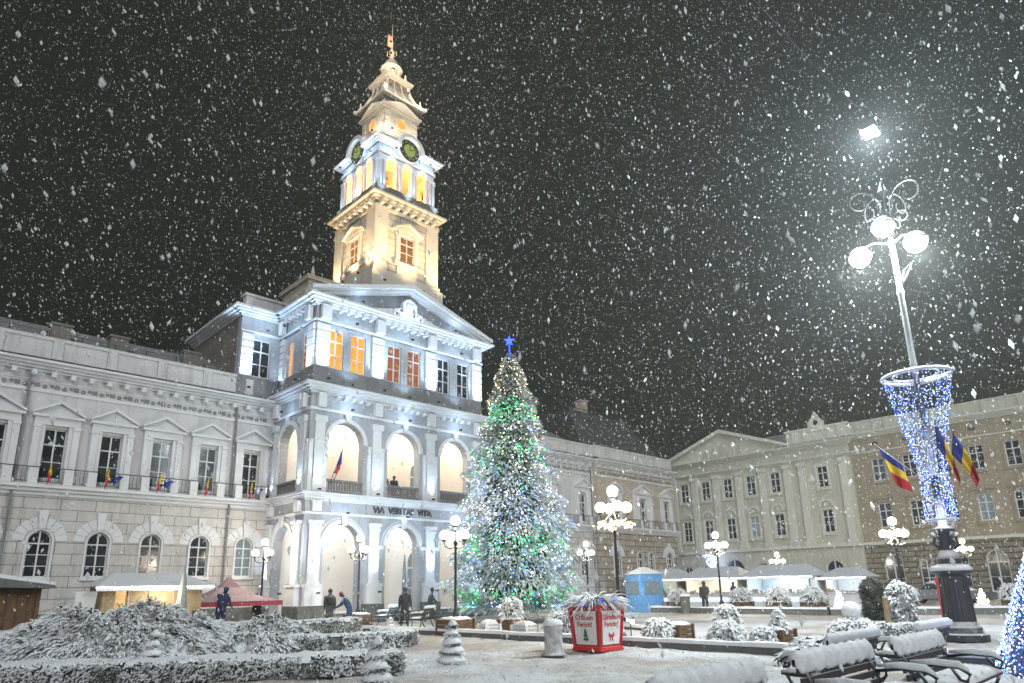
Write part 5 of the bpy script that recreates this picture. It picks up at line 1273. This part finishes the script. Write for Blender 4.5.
# ================================================================ market
T_ = thing('market_hut', 'brown board market hut with snowy roof at the left edge', 'hut', (3.6, 29.6, 0))
m = MB(); m.box(-1.4, 1.35, -.9, 1.3, 0, 2.0)
for k in range(9): m.box(-1.4+.31*k, -1.4+.31*k+.02, -.93, -.9, 0, 2.0)
m.box(1.3, 1.42, -.95, -.85, 0, 2.0); obj('board_wall', m, M['wood'], T_)
m = MB(); m.prism([(-1.75, 2.05), (1.75, 1.95), (1.75, 2.05), (-1.75, 2.6)], -1.4, 1.6, 'd'); obj('roof', m, M['dstone'], T_)
s = MB(); s.prism([(-1.75, 2.6), (1.75, 2.055), (1.72, 2.16), (-1.7, 2.74)], -1.38, 1.55, 'd'); obj('roof_snow', s, M['snow'], T_)
def stall(label, loc, rz, L, dpt, eave, ridge, front_mat, glowcol, e, group=None, name='market_stall', led=True, counter=True):
    t = thing(name, label, 'market stall', loc, rz, group)
    m = MB()
    for x in (-L/2+.05, L/2-.05):
        for y in (-dpt/2+.05, dpt/2-.05): m.cut().box(x-.04, x+.04, y-.04, y+.04, 0, eave)
    obj('post', m, M['palewood'], t)
    m = MB(); m.box(-L/2, L/2, dpt/2-.06, dpt/2, 0, eave-.02); obj('back_wall', m, M[front_mat], t)
    for x in (-L/2, L/2-.05): obj('side_wall', MB().box(x, x+.05, -dpt/2+.1, dpt/2-.06, 0, eave-.03), M[front_mat], t)
    if counter: obj('counter', MB().box(-L/2+.1, L/2-.1, -dpt/2+.05, -dpt/2+.35, 0, .85).box(-L/2+.02, L/2-.02, -dpt/2-.08, -dpt/2+.4, .85, .9), M[front_mat], t)
    m = MB(); m.T = lambda a, d, z: (a, d, z)
    o = .35; a = [m.pt(p) for p in ((-L/2-o, -dpt/2-o, eave), (L/2+o, -dpt/2-o, eave), (L/2+o, dpt/2+o, eave), (-L/2-o, dpt/2+o, eave), (-L/2+.6, 0, ridge), (L/2-.6, 0, ridge))]
    for q in ((0, 1, 5, 4), (1, 2, 5), (2, 3, 4, 5), (3, 0, 4), (0, 3, 2, 1)): m.face([a[k] for k in q])
    obj('canopy', m, M['stallcanvas'], t)
    obj('valance', MB().box(-L/2-o, L/2+o, -dpt/2-o-.01, -dpt/2-o+.01, eave-.2, eave-.01), M['canvas'], t)
    if led:
        b = MB(); k = -L/2-o
        while k < L/2+o: b.ball((k, -dpt/2-o-.05, eave-.03-.05*abs(math.sin(k*3))), .028, 5, 3); k += .13
        obj('light_string', b, M['ledw'], t)
    light('stall_lamp', (0, -dpt/4, eave-.35), e, glowcol, .15, t)
    g = MB()
    for i in range(int(L/.3)):
        x = -L/2+.2+i*.3+U(-.05, .05); g.box(x-.1, x+.1, -dpt/2+.08, -dpt/2+.3, .9, .9+U(.1, .35))
    if counter: obj('goods', g, M['tan'], t)
    return t
T_ = stall('long board market stall lit warm inside with blue-white lights along its eave', (9.85, 33.6, 0), 0, 4.0, 2.2, 2.05, 2.62, 'palewood', (1, .82, .55), 120, counter=False)
obj('front_panel', MB().box(-1.1, 1.9, -1.0, -.96, 0, 1.95).box(-1.95, -1.5, -1.0, -.96, 0, 1.95), M['palewood'], T_)
for x in (-1.0, -.2, .8, 1.3): obj('panel_batten', MB().box(x-.03, x+.03, -1.03, -1.0, 0, 1.95), M['tan'], T_)
light('eave_light', (.2, -1.75, 1.75), 60, (1, .86, .62), .3, T_); obj('open_shutter', MB().prism([(-2.9, .5), (-2.3, .1), (-2.15, 1.85), (-2.95, 1.85)], -.9, -.86), M['white'], T_)
T_ = thing('folded_parasol', 'grey folded market parasol standing upright in front of the lit stall', 'parasol', (10.8, 31.9, 0)); obj('pole', MB().lathe([(.25, 0), (.25, .06), (.03, .1), (.03, 2.7)], n=8), M['iron'], T_); obj('folded_canopy', MB().lathe([(.12, .75), (.26, .85), (.22, 1.3), (.15, 2.0), (.06, 2.6), (.02, 2.72)], n=9), M['greycanvas'], T_)
T_ = thing('folded_parasol', 'dark tall folded parasol in front of the middle portico arch', 'parasol', (21.3, 30.2, 0)); obj('pole', MB().lathe([(.25, 0), (.25, .06), (.03, .1), (.03, 3.4)], n=8), M['iron'], T_); obj('folded_canopy', MB().lathe([(.08, 1.3), (.14, 1.5), (.12, 2.2), (.07, 3.0), (.02, 3.5)], n=9), M['dstone'], T_)
T_ = thing('gazebo_tent', 'small red pop-up gazebo tent with pointed snowy roof', 'tent', (13.9, 34.7, 0)); w2, d2 = 2.2, 1.4
for x in (-w2, w2):
    for y in (-d2, d2): obj('leg', MB().lathe([(.05, 0), (.02, .05), (.02, 1.3)], x, y, 6), M['iron'], T_)
m = MB(); pf = [(1., 1.28), (.55, 1.55), (.22, 1.95), (.02, 2.45)]; R_ = [[m.pt((w2*r*x, d2*r*y, z)) for x, y in ((-1, -1), (0, -1), (1, -1), (1, 0), (1, 1), (0, 1), (-1, 1), (-1, 0))] for r, z in pf]
for a, b in zip(R_, R_[1:]):
    for k in range(8): m.face((a[k], a[(k+1) % 8], b[(k+1) % 8], b[k]))
obj('roof', m, M['redroof'], T_)
m = MB()
for x0_, x1_, y0_, y1_ in ((-w2, w2, -d2-.01, -d2+.01), (-w2, w2, d2-.01, d2+.01), (-w2-.01, -w2+.01, -d2+.02, d2-.02), (w2-.01, w2+.01, -d2+.02, d2-.02)): m.box(x0_, x1_, y0_, y1_, 1.06, 1.279)
obj('valance', m, M['redcloth'], T_)
for y, L, lb_, e_ in ((33.6, 4.6, 'leftmost white-roofed market stall with reddish goods, farthest from the lamp post', 150), (28.3, 4.6, 'white-roofed market stall with warm bulbs in the middle of the row', 170), (23.0, 4.8, 'white-roofed market stall with bright blue-white counter, right end of the row', 190)):
    T_ = stall(lb_, (50.2, y, 0), -PI/2, L, 2.6, 2.1, 2.95, 'white' if y < 30 else 'palewood', (.6, .8, 1) if y != 28.3 else (1, .86, .6), e_*.9, 'white-roofed market stalls')
    obj('counter_glow_strip', MB().box(-L/2+.2, L/2-.2, -1.31, -1.28, .35, .6), M['stallglow'], T_)  # glowing strip added to give the stall its blue-white glow
T_ = stall('slanting white awning of the open stall beside the parked cars', (51.5, 18.9, 0), -PI/2, 2.6, 2.2, 1.95, 2.6, 'white', (.8, .9, 1), 50, 'white-roofed market stalls')
T_ = thing('blue_booth', 'bright blue ticket booth right of the red planter twigs', 'booth', (37.6, 26.6, 0), -.3)
obj('body', MB().box(-.85, .85, -.85, .85, 0, 2.35), M['blue'], T_); obj('roof', MB().frustum(0, 0, 2.35, 2.8, 1.3, .2, 4), M['canvas'], T_)
obj('window', MB().box(-.6, .6, -.88, -.852, 1.1, 1.9), M['glasspale'], T_); obj('window', MB().box(-.88, -.852, -.6, .6, 1.1, 1.9), M['glasspale'], T_); light('booth_light', (-1.6, -1.2, 1.6), 18, (.5, .75, 1), .3, T_)
T_ = thing('notice_board', 'small red panel at the front of the leftmost white stall', 'panel', (47.6, 35.0, 0)); obj('board', MB().box(-.04, .04, -.35, .35, .9, 1.7).box(-.03, .03, -.03, .03, 0, .9), M['red'], T_)
T_ = thing('light_motif', 'blue-white triangular light motif hanging beside the arches of the green-lit building', 'light motif', (64.6, 37.0, 3.2))
m = MB(); m.tube([(0, -.9, 1.4), (0, .9, 1.4), (0, 0, -1.0), (0, -.9, 1.4)], .03, 4); obj('frame', m, M['iron'], T_)
b = MB()
for i in range(150):
    v = random.random(); b.ball((Gs(0, .03), U(-.9, .9)*v, -1.0+2.4*v), .05, 5, 3)
obj('bulbs', b, M['ledb'], T_); b = MB()
for i in range(120):
    v = random.random(); b.ball((Gs(0, .03), U(-.9, .9)*v, -1.0+2.4*v), .05, 5, 3)
obj('bulbs', b, M['ledw'], T_); b = MB(); b.tube([(.1, 0, 1.4), (1.4, 0, 1.9)], .03, 4); obj('bracket', b, M['iron'], T_)
# cars
def car(label, loc, rz, col):
    t = thing('parked_car', label, 'car', loc, rz, 'cars parked beyond the market')
    m = MB(); m.prism([(-2.1, .3), (2.05, .3), (2.15, .6), (2.0, .85), (1.1, .95), (.5, 1.42), (-1.1, 1.45), (-1.9, 1.0), (-2.15, .9)], -.85, .85); bo = obj('body', m, col, t)
    bv = bo.modifiers.new('b', 'BEVEL'); bv.width = .07; bv.segments = 2
    g = MB(); g.prism([(1.02, .98), (.5, 1.34), (-1.05, 1.37), (-1.7, 1.0)], -.87, .87); obj('side_windows', g, M['glass'], t)
    for x in (-1.35, 1.35):
        for y in (-.8, .8):
            w_ = MB(); w_.prism([(x+.33*math.cos(k*PI/8), .33+.33*math.sin(k*PI/8)) for k in range(16)], y-.1, y+.1); wo = obj('wheel', w_, M['text'], t)
            w_ = MB(); w_.prism([(x+.18*math.cos(k*PI/5), .33+.18*math.sin(k*PI/5)) for k in range(10)], y-.11, y+.11); obj('rim', w_, M['greycanvas'], wo)
    for y in (-.6, .6): obj('headlight', MB().box(2.05, 2.14, y-.16, y+.16, .6, .74), M['white'], t)
    s = MB(); snow_slab(s, -1.1, .55, -.72, .72, 1.42, .14, 8, 6); snow_slab(s, 1.0, 2.0, -.7, .7, .9, .10, 6, 6); obj('snow_cover', s, M['snow'], t, smooth=True)
    return t
carm = surf('dark_car_paint', (.03, .035, .045), rough=.35, sc=2, snow=.9)
car('dark snow-topped parked car right of the slanting awning', (55.0, 19.6, 0), PI/2+.15, carm)
car('silver-grey snow-topped parked car behind the dark cypress', (56.0, 14.6, 0), PI/2, surf('grey_car_paint', (.25, .26, .28), rough=.35, sc=2, snow=.9))
car('dark blue snow-topped parked car behind the lamp post base', (56.0, 8.6, 0), PI/2-.1, surf('blue_car_paint', (.03, .06, .15), rough=.35, sc=2, snow=.9))
car('dark red snow-topped parked car near the right edge', (56.0, 2.6, 0), PI/2, surf('red_car_paint', (.2, .03, .03), rough=.35, sc=2, snow=.9))
tag(obj('candy_striped_pole', MB().lathe([(.06, 0), (.06, 1.5), (.1, 1.55), (.1, 1.7)], n=8), M['red'], base=(27.5, 7.15, 0)), 'short red pole left of the lamp post column', 'pole')

# small flags on the balcony
for i, b in enumerate(reversed(lb)):
    if b < -4: continue
    nth = ['first', 'second', 'third', 'fourth', 'fifth', 'sixth', 'seventh', 'eighth', 'ninth', 'tenth'][i]
    t = thing('balcony_flag', 'small limp flags on the railing below the %s upper window left of the portico' % nth, 'flag', (b-.15, 38.1, 7.3), 0, 'small flags along the balcony railing')
    obj('flag_staff', MB().tube([(0, .05, -.1), (.0, -.35, .55)], .015, 5), M['iron'], t)
    m = MB(); G = {}
    for u in range(4):
        for v in range(7):
            G[u, v] = m.pt((.06*math.sin(u*2+v)+.04*u*(1-v/8), -.33+.09*u, .5-.07*u-.13*v))
    for u in range(3):
        for v in range(6): m.mi = 1 if v < 3 else 2; m.face((G[u, v], G[u+1, v], G[u+1, v+1], G[u, v+1]))
    c_ = obj('flag_cloth', m, [M['fl_blue'], M['fl_yel'], M['fl_red']], t, recalc=False); c_.modifiers.new('s', 'SOLIDIFY').thickness = .01
    if i in (0, 2, 3): 
        m = MB(); m.prism([(.3, -.35), (.75, .15), (.6, .2), (.35, .1)], -.25, -.23); obj('blue_flag_cloth', m, M['fl_blue'], t)
t = thing('portico_flag', 'dark red and blue furled flag leaning out of the left upper portico arch', 'flag', (18.72, 33.85, 7.5))
obj('flag_staff', MB().tube([(0, 0, 0), (.45, -.5, 1.9)], .02, 6), M['iron'], t); m = MB(); m.mi = 0; m.tube([(.40, -.45, 1.75), (.32, -.42, 1.1), (.14, -.25, .55)], [.04, .11, .05], 7); m.mi = 1; m.tube([(.42, -.42, 1.7), (.28, -.40, .8), (.10, -.28, .2)], [.03, .09, .04], 7)
obj('flag_cloth', m, [M['fl_blue'], M['fl_red']], t, smooth=True)

# ================================================================ people
def person(label, loc, rz, coat, trousers, h=1.72, lean=0., head=0., arms=((.1, .12), (-.1, .12)), step=.12, hat=None, bag=None, group='people out in the snow', cat='person', bulk=1.16):
    """faces local -Y; arms: (forward swing, elbow bend) right / left; lean forward in radians"""
    t = thing('person', label, cat, loc, rz, group); k = h/1.75
    hipz = .92*k; ve = []; ed = []; ra = []
    def P(p, r, par=None):
        ve.append(tuple(p)); ra.append(r*k*(bulk if r > .1 or .045 < r < .08 else 1))
        if par is not None: ed.append((par, len(ve)-1))
        return len(ve)-1
    sl, cl = math.sin(lean), math.cos(lean); up_ = lambda d, x=0, f=0: (x*k, -(sl*d+cl*f)*k, hipz+(cl*d-sl*f)*k)
    pel = P((0, 0, hipz), .155); ch = P(up_(.26), .15, pel); ch2 = P(up_(.44), .165, ch); nk = P(up_(.56), .065, ch2)
    hl = lean+head; hd = lambda d, f=0: (up_(.56)[0], up_(.56)[1]-(math.sin(hl)*d+math.cos(hl)*f)*k, up_(.56)[2]+(math.cos(hl)*d-math.sin(hl)*f)*k)
    P(hd(.10, .01), .085, nk); P(hd(.17, .015), .098, len(ve)-1); P(hd(.235, .01), .07, len(ve)-1)
    hands = []
    for s_, (sw, bn) in zip((1, -1), arms):
        sh = P(up_(.47, .2*s_), .072, ch2)
        e = Vector(up_(.47, .2*s_)); a1 = sw; e2 = e+Vector((.04*s_, -math.sin(a1+lean*.3)*.29, -math.cos(a1+lean*.3)*.29))*k; el = P(e2, .055, sh)
        a2 = a1+bn+lean*.3; e3 = e2+Vector((0, -math.sin(a2)*.25, -math.cos(a2)*.25))*k; wr = P(e3, .04, el); dv = (e3-e2).normalized(); P(e3+dv*.06*k, .035, wr); hands.append((e3+dv*.05*k, dv, s_))
    for s_ in (1, -1):
        hp = P((.09*s_*k, 0, hipz-.06), .105, pel); f = step*s_
        kn = P((.10*s_*k, (-f*.55-.02)*k, .5*k), .072, hp); an = P((.10*s_*k, -f*k+.02, .10*k), .05, kn); P((.10*s_*k, -f*k-.13*k, .05*k), .04, an)
    me = bpy.data.meshes.new('body'); me.from_pydata(ve, ed, []); o = bpy.data.objects.new('body', me); C.objects.link(o)
    mo = o.modifiers.new('skin', 'SKIN'); 
    for i, r in enumerate(ra): me.skin_vertices[0].data[i].radius = (r, r)
    me.skin_vertices[0].data[0].use_root = True
    o.modifiers.new('sub', 'SUBSURF').levels = 2
    bpy.context.view_layer.update()
    m2 = bpy.data.meshes.new_from_object(o.evaluated_get(bpy.context.evaluated_depsgraph_get())); bpy.data.objects.remove(o)
    bm = bmesh.new(); bm.from_mesh(m2)
    hc = Vector(hd(.16)); zc = hipz-.16
    for f in bm.faces:
        c = f.calc_center_median(); f.smooth = True
        f.material_index = 1 if (c.z < zc and abs(c.x) < .2*k and (c.z < .55 or True) and math.hypot(c.x, c.y) < .45) else 0
        if c.z < .12: f.material_index = 3
        if (c-hc).length < .14*k: f.material_index = 2
        for hp_, dv, s_ in hands:
            if (c-hp_).dot(dv) > -.02*k and (c-hp_).length < .1*k: f.material_index = 2
    fb = MB()
    for hp_, dv, s_ in hands:         # fingers and thumb
        for q, ln in zip((-.03, -.01, .01, .03), (.065, .078, .073, .055)):
            b_ = hp_+dv*.05*k+Vector((0, q, 0)); fb.tube([b_, b_+dv*ln*.5, b_+dv*ln+Vector((-s_*.012, 0, 0))], [.011, .010, .007], 5)
        fb.tube([hp_+dv*.01+Vector((0, -.03, 0)), hp_+dv*.045+Vector((0, -.06, 0))], [.012, .008], 5)
    # face: nose, ears
    Rm = Matrix.Rotation(0, 3, 'X')
    nz = Vector(hd(.155, .115)); fb.ball(nz, .017*k, 5, 4); 
    for s_ in (-1, 1): fb.ball(Vector(hd(.16, .0))+Vector((.09*s_*k, 0, 0)), .024*k, 5, 4, 1.2, .5)
    off_ = len(bm.verts); vs = [bm.verts.new(p) for p in fb.v]
    for f in fb.f:
        try: nf = bm.faces.new([vs[i] for i in f]); nf.material_index = 2; nf.smooth = True
        except ValueError: pass
    bm.to_mesh(m2); bm.free(); m2.materials.clear()
    for mm in (coat, trousers, M['skin'], M['text']): m2.materials.append(mm)
    bo = bpy.data.objects.new('body', m2); C.objects.link(bo); bo.parent = t
    cap = MB()
    cc = Vector(hd(.20, -.015)); cap.ball(cc, .108*k, 10, 7, .95)
    if hat: cap.ball(cc+Vector((0, 0, .10*k)), .03, 6, 4)
    obj('hat' if hat else 'hair', cap, hat or M['text'], t, smooth=True)
    ey = MB()
    for s_ in (-1, 1): ey.ball(Vector(hd(.165, .098))+Vector((.035*s_*k, 0, 0)), .011*k, 5, 4)
    obj('eye', ey.cut() or ey, M['text'], t)
    if bag:
        bb = MB(); c = up_(.3, 0, -.24); bb.T = lambda x, y, z: (x+c[0], y+c[1], z+c[2]); bb.ball((0, 0, 0), .2*k, 8, 6, 1.15, .85, .6); obj('backpack', bb, bag, t, smooth=True)
    return t
cloth = lambda n, c: surf(n, c, sc=9, snow=.5, sn_lo=.5, sn_hi=1.2)
K1 = cloth('dark_coat', (.04, .04, .045)); K2 = cloth('blue_jacket', (.05, .08, .18)); K3 = cloth('grey_jacket', (.10, .10, .11)); K4 = cloth('navy_coat', (.025, .03, .10)); K5 = cloth('jeans', (.04, .05, .08)); K6 = cloth('dark_trousers', (.025, .025, .03)); K7 = cloth('red_hat', (.3, .04, .04))
person('person in grey jacket with backpack standing before the left portico arch', (16.9, 30.0, 0), 2.6, K3, K6, 1.76, .06, .1, ((.1, .2), (-.1, .2)), .18, hat=K1, bag=K1)
person('person in blue jacket bending forward beside the portico lamp', (17.5, 29.2, 0), -2.2, K2, K5, 1.74, .55, .2, ((.35, .5), (.3, .6)), .12, hat=K7)
person('person in dark coat walking right of the left park bench', (19.1, 27.0, 0), -.4, K1, K6, 1.78, .05, .05, ((.3, .3), (-.25, .2)), .22, hat=K4, bag=K4)
person('person in grey coat striding to the right behind the bench beside the tub', (22.7, 29.8, 0), .9, K3, K5, 1.74, .15, .05, ((.5, .3), (-.4, .2)), .3, hat=K1)
person('person in snowy navy coat hunched before the red tent', (13.1, 33.4, .05), .3, K4, K6, 1.95, .30, .2, ((.15, .5), (.1, .5)), .14, hat=K4, bulk=1.4)
person('person in black standing under the right side of the red tent', (15.3, 34.4, 0), -.5, K1, K6, 1.3, .05, .1, ((.2, .6), (.2, .6)), .1)
person('person in dark jacket standing right of the dark bin near the white stalls', (37.0, 21.9, 0), -1.0, K1, K5, 1.8, .05, 0, ((.5, .8), (.1, .2)), .14, hat=K1)
person('person in navy coat at the counter of the middle white stall', (47.6, 25.8, 0), 1.4, K4, K6, 1.75, .1, .1, ((.6, .8), (.6, .8)), .12, hat=K4)
person('person in grey at the counter of the leftmost white stall', (46.6, 31.4, 0), 1.3, K3, K6, 1.7, .1, .1, ((.6, .8), (.3, .6)), .12, hat=K7)
person('left one of two persons standing on the upper portico floor', (23.5, 35.6, 7.0), .2, K3, K6, 1.74, .02, 0, ((.2, .3), (.1, .3)), .08, group='people on the portico')
person('right one of two persons standing on the upper portico floor', (24.25, 35.7, 7.0), -.2, K1, K5, 1.68, .02, 0, ((.2, .3), (.1, .3)), .08, group='people on the portico')
T_ = thing('litter_bin', 'dark litter bin left of the standing man near the white stalls', 'litter bin', (36.6, 23.0, 0)); obj('bin_body', MB().lathe([(.25, 0), (.3, .9), (.33, .95)], n=14), M['dstone'], T_); obj('snow_cap', MB().lathe([(.33, .95), (.34, 1.0), (.25, 1.1), (.05, 1.14)], n=14), M['snow'], T_, smooth=True)

# ================================================================ falling snow and the snowy air
def snowfall():
    n = 190000; r = np.random.default_rng(11)
    # box in front of the camera: radial wedge along the square's diagonal, wider than the view
    d = 62*r.random(n)**(1/2.5)+1.2; a = math.radians(45)+r.uniform(-.95, .95, n)
    x = d*np.cos(a); y = d*np.sin(a); z = r.random(n)*(1.2+d*1.15)
    z = np.minimum(z, 60)
    ok = ~((y > 34) & (x > 17) & (x < 30.5) & (z < 21)) & ~((y > 38.2) & (x < 61) & (z < 16)) & ~((x > 65.5) & (z < 17))
    keep = ok & (r.random(n) < np.clip(1.15-d/120, .2, 1)); x, y, z, d = x[keep], y[keep], z[keep], d[keep]; n = len(x)
    s = r.lognormal(0, .5, n)*.0080*(1+d*.016); big = r.random(n) < .018; s[big] *= 2.9
    s = np.minimum(s, .0028*d+.005)
    el = r.uniform(1.0, 2.6, n)*s; tx = r.normal(-.12, .22, n); ty = r.normal(.05, .22, n)
    O = np.array([[1, 0, 0], [0, 1, 0], [-1, 0, 0], [0, -1, 0], [0, 0, 1], [0, 0, -1]], float)
    V = np.zeros((n, 6, 3)); V[:, :, 0] = x[:, None]+O[:, 0]*s[:, None]+O[:, 2]*(tx*el)[:, None]; V[:, :, 1] = y[:, None]+O[:, 1]*s[:, None]+O[:, 2]*(ty*el)[:, None]; V[:, :, 2] = z[:, None]+O[:, 2]*el[:, None]
    F = np.array([[0, 1, 4], [1, 2, 4], [2, 3, 4], [3, 0, 4], [1, 0, 5], [2, 1, 5], [3, 2, 5], [0, 3, 5]])
    Fa = (F[None]+6*np.arange(n)[:, None, None]).reshape(-1, 3)
    me = bpy.data.meshes.new('falling_snow'); me.vertices.add(6*n); me.vertices.foreach_set('co', V.reshape(-1).astype(np.float32))
    me.loops.add(Fa.size); me.loops.foreach_set('vertex_index', Fa.reshape(-1).astype(np.int32)); me.polygons.add(len(Fa)); me.polygons.foreach_set('loop_start', np.arange(0, Fa.size, 3, dtype=np.int32))
    me.polygons.foreach_set('use_smooth', np.ones(len(Fa), bool)); me.update(calc_edges=True); me.validate()
    m, t, b = nodes('snowflake'); b.inputs['Base Color'].default_value = (.93, .95, .97, 1); b.inputs['Roughness'].default_value = 1
    tr = N(t, 'ShaderNodeBsdfTranslucent'); tr.inputs[0].default_value = (.93, .95, .97, 1); mx = N(t, 'ShaderNodeMixShader'); mx.inputs[0].default_value = .4
    t.links.new(b.outputs[0], mx.inputs[1]); t.links.new(tr.outputs[0], mx.inputs[2]); tp = N(t, 'ShaderNodeBsdfTransparent'); m2 = N(t, 'ShaderNodeMixShader'); m2.inputs[0].default_value = .25
    t.links.new(mx.outputs[0], m2.inputs[1]); t.links.new(tp.outputs[0], m2.inputs[2]); t.links.new(m2.outputs[0], t.nodes['Material Output'].inputs[0])
    me.materials.append(m); o = bpy.data.objects.new('falling_snow', me); C.objects.link(o); tag(o, kind='stuff', label='snowflakes falling through the whole night scene')
snowfall()
if HAZE:
    mb = MB().box(-90, 130, -60, 110, -1.5, 62)
    m, t, b = nodes('snowy_air'); t.nodes.remove(b)
    v = N(t, 'ShaderNodeVolumePrincipled'); v.inputs['Color'].default_value = (.9, .95, .93, 1); v.inputs['Density'].default_value = HAZE; v.inputs['Anisotropy'].default_value = .5
    t.links.new(v.outputs[0], t.nodes['Material Output'].inputs['Volume'])
    tag(obj('haze', mb, m), kind='stuff')
